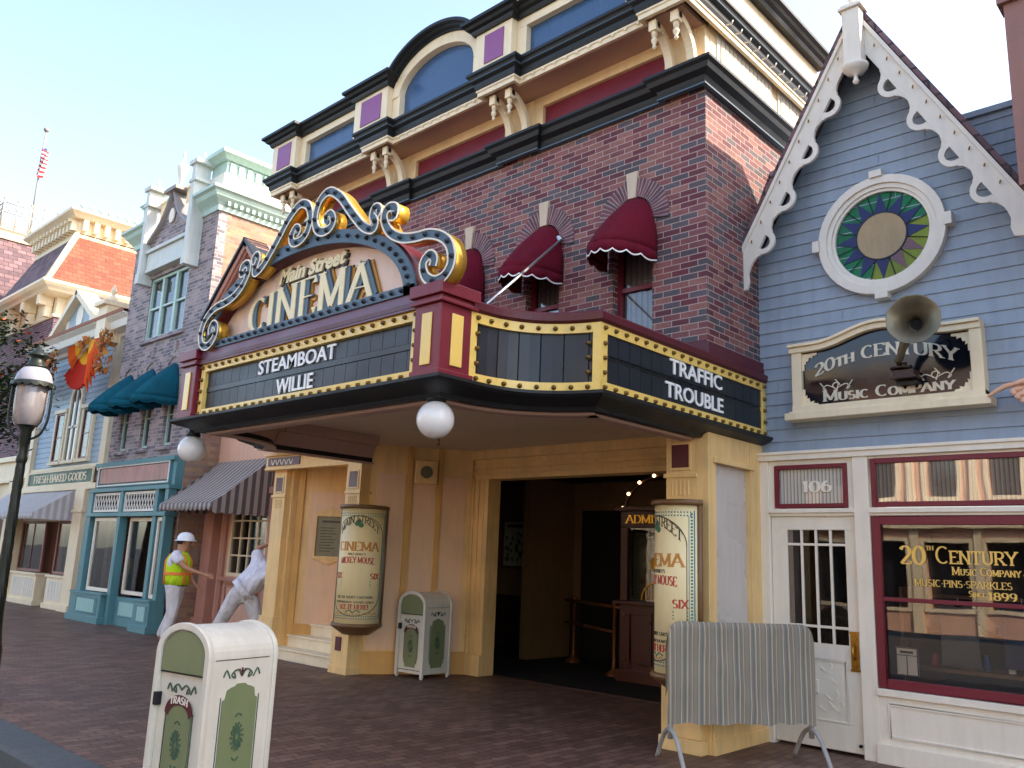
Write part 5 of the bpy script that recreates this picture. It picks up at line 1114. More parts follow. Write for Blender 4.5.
skinmesh('body',J,E2,Rd,skin,t,basis)
Jp={k:J[k] for k in ('pel','hr','kr','ar','hl','kl','al')}; Jp['w']=(.54,.02,.97)
skinmesh('trousers',Jp,[('pel','w'),('pel','hr'),('hr','kr'),('kr','ar'),('pel','hl'),('hl','kl'),('kl','al')],{'pel':(.19,.17),'w':.17,'hr':.135,'kr':.1,'ar':.08,'hl':.135,'kl':.1,'al':.08},pants,t,basis)
Js={k:J[k] for k in ('sp','ch','nk','shl','ell','shr','elr')}; Js['pl']=(.49,.0,.93); 
skinmesh('shirt',Js,[('pl','sp'),('sp','ch'),('ch','nk'),('ch','shr'),('shr','elr'),('ch','shl'),('shl','ell')],{'sp':(.24,.2),'ch':(.24,.2),'pl':(.23,.2),'nk':.08,'shl':.12,'ell':.075,'shr':.12,'elr':.07},shirt,t,basis)
m=MB(); m.sphere((0,0,0),.105,14,10); q=m.build('cap',shirt,None); q.parent=t; q.location=basis(1.0,.18,1.315)
face(t,basis(1.0,.18,1.27),basis(.6,.8,-.2))
for k in ('tr','tl'):
    x,y,z=J[k]; m2=MB(); m2.sphere((0,0,0),.06,12,8,0,.7); q=m2.build('boot',paint('work_boot','#4a4542',.7),None); q.parent=t; q.scale=(2.1,1,1); q.location=basis(x-.03,y-.05,.045); q.rotation_euler=(0,0,1.2)
t.scale=(1.12,1.12,1.06)
# pointing hand sign
t=thing('pointing_hand_sign','painted wooden hand with outstretched index finger pointing left at the music shop wall','hand sign',(-1.6,7.85,3.15))
HJ={'wr':(.25,.06,.03),'pa':(.12,.0,.0),'k1':(.02,-.01,.055),'i1':(-.1,-.02,.035),'i2':(-.17,-.02,.0),'i3':(-.235,-.02,-.04),
 'm1':(.03,-.03,.01),'m2':(-.045,-.07,-.02),'m3':(-.01,-.09,-.055),'r1':(.05,-.03,-.03),'r2':(-.02,-.07,-.065),'r3':(.02,-.09,-.09),'p1':(.08,-.02,-.065),'p2':(.015,-.06,-.1),'p3':(.05,-.075,-.12),'t1':(.1,-.05,.06),'t2':(.03,-.08,.05),'t3':(-.02,-.09,.03)}
HE=[('wr','pa'),('pa','k1'),('k1','i1'),('i1','i2'),('i2','i3'),('pa','m1'),('m1','m2'),('m2','m3'),('pa','r1'),('r1','r2'),('r2','r3'),('pa','p1'),('p1','p2'),('p2','p3'),('pa','t1'),('t1','t2'),('t2','t3')]
HR={'wr':(.06,.05),'pa':(.075,.045),'k1':.028,'i1':.024,'i2':.021,'i3':.014,'m1':.028,'m2':.025,'m3':.018,'r1':.027,'r2':.024,'r3':.018,'p1':.024,'p2':.021,'p3':.015,'t1':.03,'t2':.024,'t3':.017}
skinmesh('hand',HJ,HE,HR,skin2,t,lambda a,b,c:Vector((a,b,c)))
m=MB(); m.tube([Vector((.2,.05,.02)),Vector((.34,.08,.05))],[.075,.085],16); q=m.build('cuff',white,None); q.parent=t
m=MB(); m.tube([Vector((.28,.07,.04)),Vector((.28,.22,.04))],.015,8); q=m.build('wall_bracket',dkiron,None); q.parent=t
# ------------------------------------------------------------ goods in the shop window
def tee(x,y,z,col,lab):
    t=thing('hanging_shirt',lab,'shirt',(x,y,z),'shirts hanging in the shop window'); m=MB()
    pts=[(-.16,-.5),(.16,-.5),(.15,-.1),(.26,-.2),(.31,-.12),(.16,.02),(.07,.04),(0,.01),(-.07,.04),(-.16,.02),(-.31,-.12),(-.26,-.2),(-.15,-.1)]
    m.prism(pts,(x,y,z),(1,0,0),(0,0,1),(0,-1,0),.04); m.build('fabric',col,t,.015); q=MB(); q.tube([(x,y-.02,z+.03),(x,y-.02,z+.1)],.005,5); q.build('hook',steel,t)
grey=paint('grey_jersey','#6b6560',.9); navy=paint('navy_jersey','#2a3450',.9)
tee(-2.33,8.4,1.33,grey,'dark grey T-shirt hanging behind the shop window, left one'); tee(-1.85,8.5,1.35,navy,'navy T-shirt hanging behind the shop window, right of the grey one')
t=thing('display_shelf','wooden display shelf with small goods behind the shop window','shelf',(-2.0,8.6,.6)); m=MB(); m.box(-2.8,-1.1,8.35,8.85,.78,.81); m.box(-2.8,-1.1,9.0,9.3,1.05,1.08); m.box(-2.8,-1.1,9.2,9.5,1.4,1.43); m.box(-2.82,-2.79,8.35,9.5,.6,1.5); m.box(-1.12,-1.09,8.35,9.5,.6,1.5); m.build('shelf_boards',paint('shelf_wood','#7c5430',.5,.2),t)
cn=['red','mustard','blue','ivory','green','purple','orange']
cols=[paint('goods_'+n,c,.5,.15) for n,c in zip(cn,['#b8422e','#d7a53a','#2f5d86','#e3ddcf','#3e6d4a','#7b3f74','#c77a3c'])]
for i in range(14):
    x=-2.6+(i%7)*.2+.05*R.random(); y,z=((8.5,.81) if i<7 else (9.1,1.08)); h=R.uniform(.07,.14); m=MB()
    if i%2: m.box(x,x+R.uniform(.05,.1),y,y+.05,z,z+h)
    else: m.lathe([(.001,0),(.03,0),(.034,h*.5),(.02,h*.9),(.025,h),(.001,h)],(x,y,z),12)
    m.build('souvenir_box' if i%2 else 'souvenir_jar',cols[i%7],None,.003,cat='souvenir',label='small %s %s on the %s display shelf behind the shop window'%(cn[i%7],'box' if i%2 else 'jar','lower' if i<7 else 'upper'),group='souvenirs on the display shelves')
t=thing('hours_card','white opening hours card with black border in lower left of the shop window','sign card',(-2.66,8.12,.8)); bx('card',white,t,(-2.79,-2.6,8.1,8.11,.74,.98)); m=MB(); fn=plane((0,8.1,0)); put_stroke(m,[(-2.785,.745),(-2.605,.745),(-2.605,.975),(-2.785,.975),(-2.785,.745)],.012,fn); put_stroke(m,[(-2.75,.94),(-2.64,.94)],.02,fn); put_stroke(m,[(-2.695,.75),(-2.695,.91)],.006,fn); put_stroke(m,[(-2.785,.912),(-2.605,.912)],.006,fn); put_stroke(m,smoothpath([(-2.76,1.0),(-2.73,1.04),(-2.695,1.0),(-2.66,1.04),(-2.63,1.0)],4),.006,fn)
m.build('border',dkiron,t)
# brown building at the right edge
t=thing('brown_corner_building','tan and brown clapboard building at the right edge of the view','building',(-.6,7,0)); m=MB(); siding(m,4.75,7.0,lambda z:-1.17,lambda z:1.8,7.02,.15); m.box(-1.17,1.8,7.03,12,4.55,7.0); m.build('siding_wall',yellow2,t); m=MB(); m.box(-1.30,-1.14,6.94,7.1,4.55,7.0); m.box(-1.34,-1.1,6.9,7.12,6.1,6.18); m.box(-1.30,-1.17,7.1,12,4.55,7.0); m.build('corner_board',browntrim,t); m=MB(); m.sweep([(-.1,7.0),(.1,7.0),(.2,7.15),(-.1,7.15)],[(-1.32,12),(-1.32,6.95),(1.8,6.95)]); m.build('cornice',browntrim,t)

t=thing('sun_blocking_building','unseen tall tan block added beyond the brown corner building to keep the sun off the pavement','building',(10,7,0)); bx('wall',yellow2,t,(1.9,24,7.05,14,0,11.2)); m=MB(); m.sweep([(-.1,11.2),(.2,11.2),(.3,11.4),(-.1,11.45)],[(1.9,14),(1.9,7.05),(24,7.05)]); m.build('cornice',white,t)  # out-of-view block added to keep direct sun off the pavement and trash can
# ------------------------------------------------------------ peach building
T=thing('peach_gabled_shop','narrow peach shop with rose trimmed gable and small-paned window between the two brick buildings','shop',(-14.2,8.3,0))
m=MB(); wall_holes(m,-15.75,-12.2,0,5.9,8.3,8.5,[(-15.0,-13.7,1.1,2.5)]); m.build('wall',peach,T)
bx('room',dark,T,[(-15.2,-13.5,9.2,9.3,.9,2.7),(-15.2,-15.1,8.5,9.2,.9,2.7),(-13.6,-13.5,8.5,9.2,.9,2.7),(-15.2,-13.5,8.5,9.3,2.7,2.8),(-15.2,-13.5,8.5,9.3,.8,.9)])
m=MB(); m.box(-15.72,-15.36,8.12,8.3,.3,2.6); m.box(-15.76,-15.32,8.08,8.3,0,.3); m.box(-15.2,-15.08,8.24,8.3,0,2.6); m.box(-13.62,-13.5,8.24,8.3,0,2.6); m.box(-15.2,-13.5,8.22,8.3,1.0,1.08); frame(m,-15.0,-13.7,.2,.95,.05,8.28,.02); m.box(-15.75,-12.2,8.2,8.3,2.6,2.72); m.build('shopfront_trim',pinktrim,T,.006)
window(T,-15.0,-13.7,1.1,2.5,8.3,cream,.06,4,4,None,.08,mw=.03)
# gable
gx,gz=-14.38,7.5; hw=1.35
m=MB(); m.xz([(gx-hw+.1,6.0),(gx+hw-.1,6.0),(gx,gz-.12)],7.85,.5); m.box(-15.7,-12.3,7.8,8.4,5.6,6.0); m.build('gable_wall',peach,T)
for s in (-1,1):
    d=Vector((s*hw,0,6.15-gz)).normalized(); n=Vector((-s*d.z*0+ -s*abs(d.z),0,-abs(d.x))).normalized(); Ls=math.hypot(hw,gz-6.15)
    m=MB(); 
    for (a,b_,y0,mi) in ((0,.05,7.58,1),(.05,.15,7.63,0),(.15,.2,7.68,0),(.25,.3,7.74,0)):
        m.prism([(-.0,a),(Ls+.1,a),(Ls+.1,b_),(-.0,b_)],(gx,y0,gz),d,n,(0,1,0),.5,mi)
    m.build('rake_moulding',[pinktrim,dkiron],T)
m=MB(); m.sweep([(-.1,5.95),(.05,5.95),(.12,6.05),(.16,6.12),(-.1,6.14)],[(-15.6,7.8),(-12.3,7.8)]); m.build('cornice',pinktrim,T)
m=MB(); m.prism([(0,0),(hw+.1,-(gz-6.05)),(-hw-.1,-(gz-6.05))],(gx,8.2,gz-.02),(1,0,0),(0,0,1),(0,1,0),3.5); m.build('roof',slate_d,T)
# striped awning
aw=MB(); xa,xb=-15.6,-13.62; yb,yf=8.25,7.15; zt,zf=3.25,2.36
n=18;mm=6;V=[]
for i in range(n+1):
    x=xa+(xb-xa)*i/n
    for j in range(mm+1): v=j/mm; V.append((x,yb+(yf-yb)*v,zt+(zf-zt)*v-.06*math.sin(PI*v)))
aw.add(V,[(i*(mm+1)+j,(i+1)*(mm+1)+j,(i+1)*(mm+1)+j+1,i*(mm+1)+j+1) for i in range(n) for j in range(mm)],0,True)
uvx=lambda p,nn:(p.x,p.z) if abs(nn.x)<.6 else (p.y,p.z)
for X in (xa,xb): aw.add([(X,yb,zt),(X,yb,zf-.12),(X,yf,zf-.12),(X,yf,zf)]+[],[(0,1,2,3)],0)
V=[]
for i in range(97):
    x=xa+(xb-xa)*i/96; V+= [(x,yf,zf),(x,yf-.004,zf-.10-.035*abs(math.sin(i*PI/8)))]
aw.add(V,[(2*i,2*i+2,2*i+3,2*i+1) for i in range(96)],0,True)
a=aw.build('awning',awn_s,T,recalc=False,uvfn=uvx); s=a.modifiers.new('s','SOLIDIFY'); s.thickness=.008
m=MB(); V=[]
for i in range(49):
    y=yf+(yb-yf)*i/48; V+= [(xb+.004,y,zf-.11),(xb+.006,y,zf-.15-.03*abs(math.sin(i*PI/8)))]
m.add(V,[(2*i,2*i+2,2*i+3,2*i+1) for i in range(48)],0,True); q=m.build('valance',awn_s,a,recalc=False,uvfn=lambda p,nn:(p.y,p.z)); 
# ------------------------------------------------------------ grey brick building
T=thing('grey_brick_building','grey plum brick building with mint cornice, white framed name panel and teal shopfront','building',(-17.7,7.7,0))
lw=[-19.07,-17.97,-16.92]
m=MB(); holes=[(-18.6,-16.8,6.05,7.5)]+[(c-.2,c+.2,3.6,4.95) for c in lw]
wall_holes(m,-19.7,-15.75,3.3,8.5,7.7,7.9,holes); m.build('front_wall',brick_g,T)
m=MB(); m.box(-15.95,-15.75,7.9,12.5,0,8.5); m.box(-19.7,-19.5,7.9,12.5,0,8.5); m.box(-15.95,-15.76,7.62,7.9,0,3.3); m.build('side_wall',brick_s,T)
bx('back_wall',brick_s,T,(-19.7,-15.75,12.5,12.7,0,8.5)); bx('core',dark,T,(-19.5,-15.95,8.6,12.5,3.3,8.4))
m=MB(); m.box(-18.7,-16.7,7.64,7.7,5.97,6.05); m.box(-18.7,-16.7,7.66,7.7,7.5,7.62); m.build('brick_sill',brick_g,T)
W0=MB(); frame(W0,-18.6,-16.8,6.05,7.5,.06,7.72,.08); W0.box(-18.05,-17.95,7.71,7.8,6.1,7.45); W0.box(-17.4,-17.3,7.71,7.8,6.1,7.45); W0.box(-18.55,-16.85,7.725,7.79,6.76,6.81)
f=W0.build('window',mint,T,.004); bx('pane',wg,f,(-18.57,-16.83,7.77,7.776,6.08,7.47)); bx('curtain',curtain,f,[(-18.5,-18.25,7.84,7.85,6.1,7.45),(-17.3,-16.85,7.84,7.85,6.1,7.45)]); bx('dark_room_backing',dark,f,(-18.58,-16.82,7.87,7.88,6.07,7.48))  # dark sheet behind the curtains stands in for the room's shade
for c in lw:
    window(T,c-.19,c+.19,3.62,4.93,7.76,mint,.06,1,2,curtain,.06); dome_awning(T,c,.24,5.08,7.69,.34,.78,4.55,tealcloth,tealcloth,.15,6,1.1)
    m=MB(); m.box(c-.26,c+.26,7.62,7.7,3.52,3.6); m.band(arc(c,5.2,.42,.42,0,180,14),arc(c,5.2,.29,.29,0,180,14),7.67,.04,closed=False); m.xz([(c-.04,5.58),(c+.04,5.58),(c+.05,5.82),(c-.05,5.82)],7.65,.06); m.build('brick_arch',brick_g,T)
mint_prof=[(-.05,8.45),(.04,8.45),(.06,8.55),(.1,8.6),(.2,8.7),(.24,8.78),(.3,8.82),(.3,8.88),(-.05,8.92)]
pth=[(-19.7,12.6),(-19.7,7.7),(-15.75,7.7),(-15.75,12.6)]
m=MB(); m.sweep(mint_prof,[(-16.45,7.7),(-15.75,7.7),(-15.75,12.6)]); m.sweep(mint_prof,[(-19.7,12.6),(-19.7,7.7),(-18.85,7.7)]); 
for i in range(34): y=7.8+i*.14; m.box(-15.7,-15.6,y,y+.06,8.56,8.66)
m.build('cornice',mint,T)
m=MB(); m.sweep([(-.2,8.9),(.02,8.9),(.02,9.32),(-.2,9.32)],[(-16.45,7.75),(-15.78,7.75),(-15.78,12.5)]); m.sweep([(-.2,8.9),(.02,8.9),(.02,9.32),(-.2,9.32)],[(-19.67,12.5),(-19.67,7.75),(-18.85,7.75)]); m.build('parapet',white2,T)
m=MB(); m.sweep([(-.2,9.32),(-.04,9.32),(-.04,9.62),(-.2,9.62)],[(-16.45,7.75),(-15.78,7.75),(-15.78,12.5)])
for i in range(24): y=7.85+i*.2; m.box(-15.84,-15.77,y,y+.1,9.36,9.58)
m.sweep([(-.2,9.62),(.02,9.62),(.08,9.68),(.16,9.72),(.16,9.8),(-.2,9.82)],[(-16.45,7.75),(-15.78,7.75),(-15.78,12.5)]); m.sweep([(-.2,9.32),(0,9.32),(.02,9.5),(.1,9.58),(-.2,9.62)],[(-19.67,12.5),(-19.67,7.75),(-18.85,7.75)]); m.build('balustrade',mint,T)
# frontispiece
m=MB()
for x in (-19.42,-17.22): m.box(x+.03,x+.18,7.4,7.75,7.55,9.6); m.box(x-.05,x+.27,7.38,7.8,9.2,9.28); m.box(x-.07,x+.29,7.36,7.82,9.6,9.7); m.box(x+.02,x+.2,7.38,7.7,7.35,7.6); m.lathe([(.06,0),(.03,.06),(.045,.12),(.001,.26)],(x+.11,7.6,9.7),10)
m.box(-19.2,-17.22,7.5,7.72,7.6,7.68); m.box(-19.2,-17.22,7.52,7.7,7.68,8.05); m.box(-19.2,-17.22,7.46,7.7,8.05,8.13); m.build('frontispiece',paint('grey_white_trim','#cdd1ca',.55,.14),T,.01)
cur=[(-19.2,8.3),(-18.95,8.45),(-18.7,8.62),(-18.5,8.85),(-18.35,9.12),(-18.25,9.3)]; cur2=[(-36.42-x,z) for x,z in cur][::-1]
cc=smoothpath(cur,3)+smoothpath(cur2,3)
m=MB(); m.xz([(-19.2,8.13),(-17.22,8.13)]+cc[::-1],7.56,.2); m.build('brick_pediment',brick_g,T)
m=MB(); m.band([(x,z+.07) for x,z in cc],[(x,z-.01) for x,z in cc],7.46,.3,closed=False); m.box(-18.5,-17.92,7.4,7.8,9.3,9.38); m.build('pediment_moulding',paint('brown_grey_trim','#8e8682'),T)
m=MB()
for i in range(16): x=-19.15+i*.055; m.box(x,x+.025,7.66,7.7,8.95,9.3)
for i in range(12): x=-17.9+i*.055; m.box(x,x+.025,7.66,7.7,9.0,9.35)
m.box(-19.2,-18.5,7.64,7.72,9.3,9.36); m.box(-17.95,-17.22,7.64,7.72,9.35,9.42); m.build('parapet_railing',cream,T)
m=MB(); m.prism([(.12*math.cos(rad(q)),.17*math.sin(rad(q))) for q in range(0,360,15)],(-18.2,7.54,8.75),(1,0,0),(0,0,1),(0,-1,0),.03); m.build('medallion',white,T)
for o_ in bpy.data.objects:
    if o_.parent is T and o_.name.split('.')[0] in ('frontispiece','brick_pediment','pediment_moulding','parapet_railing','medallion'): o_.location.x+=.62
t=thing('roof_urn','pale finial urn standing on top of the grey brick pediment','urn',(-17.5,7.6,9.38)); m=MB(); m.lathe([(.001,0),(.09,.0),(.09,.05),(.04,.1),(.05,.14),(.11,.42),(.13,.52),(.11,.57),(.05,.62),(.03,.76),(.04,.8),(.001,.95)],(-17.5,7.6,9.38),16); m.build('urn_body',white2,t)
# sign band
m=MB(); m.box(-19.55,-15.78,7.4,7.7,3.24,3.32); m.box(-19.55,-15.78,7.46,7.7,2.76,3.24); frame(m,-19.4,-15.95,2.78,3.26,.05,7.42,.04)
for i in range(46): x=-19.36+i*.075; m.box(x,x+.03,7.405,7.42,3.22,3.25); m.box(x,x+.03,7.405,7.42,2.785,2.81)
m.build('sign_band',teal,T)
m=MB(); frame(m,-19.38,-15.97,2.80,3.24,.035,7.41,.02); m.build('sign_border',white2,T)
sp=bx('shop_name_panel',paint('weathered_rose_sign','#b98a80',.5,.35),T,(-19.3,-16.05,7.43,7.45,2.87,3.19))
# teal shopfront
m=MB()
m.box(-19.6,-15.78,7.36,7.7,2.68,2.76)
for x in (-19.55,-18.0,-16.38,-15.95): 
    m.box(x,x+.14,7.38,7.55,.0,2.7)
m.box(-19.65,-18.05,7.28,7.55,0,.56); m.box(-18.0,-16.3,7.5,7.7,0,.56); m.box(-16.45,-15.78,7.26,7.55,0,.56); m.box(-19.7,-18.0,7.24,7.55,0,.13); m.box(-16.5,-15.75,7.22,7.55,0,.13)
m.box(-19.65,-15.8,7.35,7.6,2.16,2.24); m.box(-19.65,-18.0,7.26,7.5,.56,.6); m.box(-16.5,-15.78,7.24,7.5,.56,.6); m.box(-19.72,-19.5,7.4,7.7,0,2.7)
frame(m,-19.3,-18.2,.18,.5,.03,7.27,.012); frame(m,-17.7,-16.6,.18,.5,.03,7.49,.012); frame(m,-16.3,-15.85,.18,.5,.03,7.25,.012)
m.build('shopfront',teal,T,.005)
for (a,b_,y) in ((-19.25,-18.3,7.268),(-17.65,-16.65,7.488),(-16.27,-15.9,7.248)): bx('base_panel',paint('pale_teal_panel','#92bdb6'),T,(a+.02,b_-.02,y,y+.03,.21,.47))
for (a,b_,y) in ((-19.3,-18.1,7.45),(-17.75,-16.45,7.55),(-16.22,-15.9,7.42)):
    window(T,a,b_,.62,2.14,y,white,.07,1,1,None,.06,name='display_window')
m=MB()
for (a,b_) in ((-19.4,-18.1),(-17.85,-16.4)):
    frame(m,a,b_,2.26,2.66,.05,7.42,.03); nn_=int((b_-a)/.13)
    for i in range(nn_+1):
        x=a+.03+i*(b_-a-.06)/nn_
        for s in (-1,1):
            x2=min(max(x+s*.16,a),b_); m.tube([(x,7.435,2.3),(x2,7.435,2.62)],.012,4,smooth=False)
m.build('lattice',white2,T)
bx('lattice_backing',dark,T,(-19.5,-15.9,7.62,7.65,2.2,2.68)); bx('shop_room',dark,T,[(-19.5,-15.9,8.5,8.55,0,2.7)])
for i,(x,z) in enumerate([(-18.9,1.2),(-18.5,1.0),(-17.4,1.5),(-17.0,1.2),(-16.7,1.6)]):
    m=MB(); m.box(x,x+.22,7.9,7.95,z,z+.3); m.build('framed_print',cols[i],None,.005,cat='picture',label='small %s print on display inside the teal shopfront window'%cn[i],group='prints in the teal shopfront')
# ------------------------------------------------------------ blue bakery
T=thing('bakery_building','pale blue clapboard bakery with cream arched windows, small pediment and cream shopfront','building',(-23.3,8.1,0))
m=MB(); siding(m,3.4,6.6,lambda z:-25.9,lambda z:-19.75,8.1,.14); m.box(-25.9,-19.75,8.105,12,3.4,7.0); m.build('siding_wall',blue2,T)
m=MB()
def casing(x0,x1,z0,z1,ar=False):
    m.box(x0-.1,x0,8.02,8.1,z0,z1); m.box(x1,x1+.1,8.02,8.1,z0,z1); m.box(x0-.13,x1+.13,7.98,8.1,z0-.08,z0)
    if ar: m.band(arc((x0+x1)/2,z1,(x1-x0)/2+.1,(x1-x0)/2+.1,0,180,16),arc((x0+x1)/2,z1,(x1-x0)/2,(x1-x0)/2,0,180,16),8.02,.08,closed=False)
    else: m.box(x0-.13,x1+.13,7.99,8.1,z1,z1+.1)
casing(-24.3,-23.72,3.65,4.95); casing(-23.4,-22.78,3.65,5.25,True); casing(-22.45,-21.9,3.65,4.95)
m.box(-25.95,-25.7,7.98,8.15,0,6.7); m.box(-21.0,-20.68,7.98,8.15,3.3,6.7); m.build('window_casing',cream,T,.005)
m=MB(); m.xz([(-23.4,3.65),(-22.78,3.65)]+arc(-23.09,5.25,.31,.31,0,180,14),8.06,.04); m.build('arched_pane',paint('dark_window_glass','#2a2a30',.08,.2,bmp=0,coat=.6),T)
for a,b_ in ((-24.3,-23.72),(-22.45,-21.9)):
    window(T,a,b_,3.65,4.95,8.03,paint('brown_sash','#8a5348',.5),.05,1,2,dark,.05)  # inner sheet is no curtain: dark colour stands in for the unlit room
m=MB(); m.box(-23.12,-23.06,8.03,8.07,3.65,5.5); m.box(-23.4,-22.78,8.03,8.07,4.5,4.56); m.build('sash_bar',white2,T)
m=MB(); m.sweep([(-.1,6.55),(.05,6.55),(.1,6.62),(.3,6.68),(.34,6.85),(.44,6.95),(.44,7.02),(-.1,7.04)],[(-26.0,11),(-26.0,8.05),(-19.75,8.05)]); m.build('cornice',white2,T)
m=MB(); m.sweep([(.3,6.97),(.46,6.97),(.5,7.03),(.3,7.05)],[(-26.0,11),(-26.0,8.05),(-19.75,8.05)]); m.build('cornice_cap',pinktrim,T)
m=MB(); m.xz([(-24.5,7.04),(-21.5,7.04),(-23.0,8.0)],7.8,.2); m.build('pediment',blue2,T)
m=MB()
for s in (-1,1):
    d=Vector((s*1.6,0,-1.03)).normalized(); n=Vector((-s*abs(d.z),0,-abs(d.x))).normalized(); m.prism([(0,0),(1.95,0),(1.95,.15),(0,.15)],(-23.0,7.6,8.12),d,n,(0,1,0),.5)
m.build('pediment_moulding',cream,T)
m=MB(); m.prism([(0,0),(1.5,-.98),(-1.5,-.98)],(-23,8.0,8.06),(1,0,0),(0,0,1),(0,1,0),3); m.build('pediment_roof',slate_d,T)
m=MB(); m.prism([(.22*math.cos(rad(q)),.3*math.sin(rad(q))) for q in range(0,360,15)],(-23.0,7.8,7.42),(1,0,0),(0,0,1),(0,-1,0),.03); m.box(-23.9,-23.7,7.77,7.8,7.06,7.4); m.box(-22.3,-22.1,7.77,7.8,7.06,7.4); m.build('pediment_panel',white,T)
t_=MB(); t_.box(-21.3,-20.75,7.6,8.1,6.4,7.3); t_.box(-21.35,-20.7,7.5,8.1,7.3,7.42); t_.lathe([(.1,0),(.12,.1),(.04,.2),(.08,.3),(.001,.5)],(-21.0,7.8,7.42),10); t_.build('corner_pedestal',cream,T,.01)
t=thing('bakery_sign','long green sign reading FRESH-BAKED GOODS above the grey awning','sign',(-23.3,8.0,3.05)); bx('sign_board',green_sign,t,(-25.5,-21.15,7.96,8.02,3.04,3.36)); m=MB(); frame(m,-25.55,-21.1,3.0,3.4,.04,7.94,.04); m.build('sign_frame',cream,t)
m=MB(); put_serif(m,'FRESH-BAKED GOODS',plane((0,7.96,0)),-25.1,-21.5,3.11,3.29,.006,thick=.22,thin=.1); m.build('lettering',cream,t)
m=MB(); m.box(-25.9,-20.75,7.9,8.1,2.86,3.0); m.box(-25.9,-20.75,8.02,8.1,3.42,3.5)
for (x0,x1) in ((-21.75,-21.2),(-25.9,-25.6)): m.box(x0,x1,7.85,8.1,0,2.86); m.box(x0-.04,x1+.04,7.8,8.1,0,.15); m.box(x0-.04,x1+.04,7.82,8.1,2.3,2.36)
m.box(-25.6,-23.7,7.9,8.2,0,.74); m.box(-22.95,-21.75,7.9,8.2,0,.74); m.box(-25.6,-21.7,7.88,8.1,.74,.8) if False else None
m.box(-25.6,-23.65,7.86,8.2,.74,.8); m.box(-23.0,-21.75,7.86,8.2,.74,.8); m.box(-25.6,-23.65,7.86,8.2,0,.12); m.box(-23.0,-21.75,7.86,8.2,0,.12); m.box(-25.6,-21.7,8.0,8.1,2.1,2.86)
m.build('shopfront',cream,T,.005)
m=MB(); 
for x0,x1 in ((-25.4,-24.65),(-24.55,-23.8),(-22.85,-21.9)):
    for i in range(5): a=x0+i*(x1-x0)/5; m.box(a+.02,a+(x1-x0)/5-.03,7.89,7.9,.2,.66)
m.build('base_panel',white2,T,.003)
window(T,-25.5,-23.75,.82,2.1,7.98,paint('brown_sash','#8a5348'),.06,2,1,None,.05,name='display_window'); window(T,-22.9,-21.85,.82,2.1,7.98,paint('brown_sash','#8a5348'),.06,1,1,None,.05,name='display_window')
bx('doorway',dark,T,(-23.65,-23.0,8.6,8.65,0,2.2)); bx('room',dark,T,(-25.8,-21.2,9.2,9.25,0,3.0)); bx('door_panel',paint('brown_door','#5d3b2c'),T,(-23.6,-23.05,8.5,8.54,0,2.0))
aw=MB(); xa,xb=-27.0,-22.0; yb,yf=8.0,7.05; zt,zf=2.9,2.25; V=[]
for i in range(31):
    x=xa+(xb-xa)*i/30
    for j in range(6): v=j/5; V.append((x,yb+(yf-yb)*v,zt+(zf-zt)*v-.05*math.sin(PI*v)))
aw.add(V,[(i*6+j,(i+1)*6+j,(i+1)*6+j+1,i*6+j+1) for i in range(30) for j in range(5)],0,True)
V=[]
for i in range(161): x=xa+(xb-xa)*i/160; V+= [(x,yf,zf),(x,yf-.004,zf-.12-.04*abs(math.sin(i*PI/10)))]
aw.add(V,[(2*i,2*i+2,2*i+3,2*i+1) for i in range(160)],0,True); aw.add([(xb,yb,zt),(xb,yb,zf-.14),(xb,yf,zf-.14),(xb,yf,zf)],[(0,1,2,3)],0)
a=aw.build('awning',awn_g,T,recalc=False,uvfn=uvx); s=a.modifiers.new('s','SOLIDIFY'); s.thickness=.008
# ------------------------------------------------------------ mansard building
T=thing('mansard_building','tall brick corner building with terracotta and slate mansard roof and cream bracketed cornice','building',(-28,7.7,0))
m=MB(); m.box(-31,-26.0,7.7,14,3.9,8.0); m.build('brick_wall',brick_m,T)
m=MB(); m.box(-31,-26.0,7.72,14,8.0,8.75); m.sweep([(-.1,8.0),(.05,8.0),(.08,8.08),(-.1,8.1)],[(-31,7.7),(-26,7.7),(-26,14)])
m.sweep([(-.1,8.62),(.4,8.66),(.45,8.72),(.55,8.78),(.62,8.86),(.62,8.93),(-.1,9.0)],[(-31,7.7),(-26,7.7),(-26,14)]); 
m.box(-31.0,-26.0,7.6,7.75,3.25,3.9); m.box(-31,-25.98,7.5,7.8,3.8,3.95); m.box(-31,-25.98,7.55,7.8,3.2,3.3)
for x in (-30.5,-28.8,-27.1,-26.4): m.box(x,x+.3,7.55,7.75,0,3.25)
m.box(-31,-26,7.7,14,2.6,3.25); m.build('cream_trim',cream,T,.01)
bx('shop_wall',paint('rust_shopfront','#6b3b28',.6,.25),T,(-31,-26.0,7.75,14,0,2.6))
for i in range(4):
    for (x,y,ax) in ((-26.35-i*1.4,7.7,0),(-26,8.1+i*1.3,1)):
        m=MB()
        if ax==0: m.box(x-.12,x+.12,7.3,7.7,8.35,8.66); m.box(x-.1,x+.1,7.5,7.7,8.02,8.35)
        else: m.box(-26,-25.6,y-.12,y+.12,8.35,8.66); m.box(-26,-25.8,y-.1,y+.1,8.02,8.35)
        m.build('bracket',cream,T,.02)
for i in range(3): 
    y=8.4+i*1.3; m=MB(); frame_=m; m.box(-26,-25.97,y+.1,y+.9,8.18,8.55); m.box(-25.97,-25.95,y+.18,y+.82,8.25,8.48); m.build('frieze_panel',yellow,T)
zb,ztp=8.95,10.75
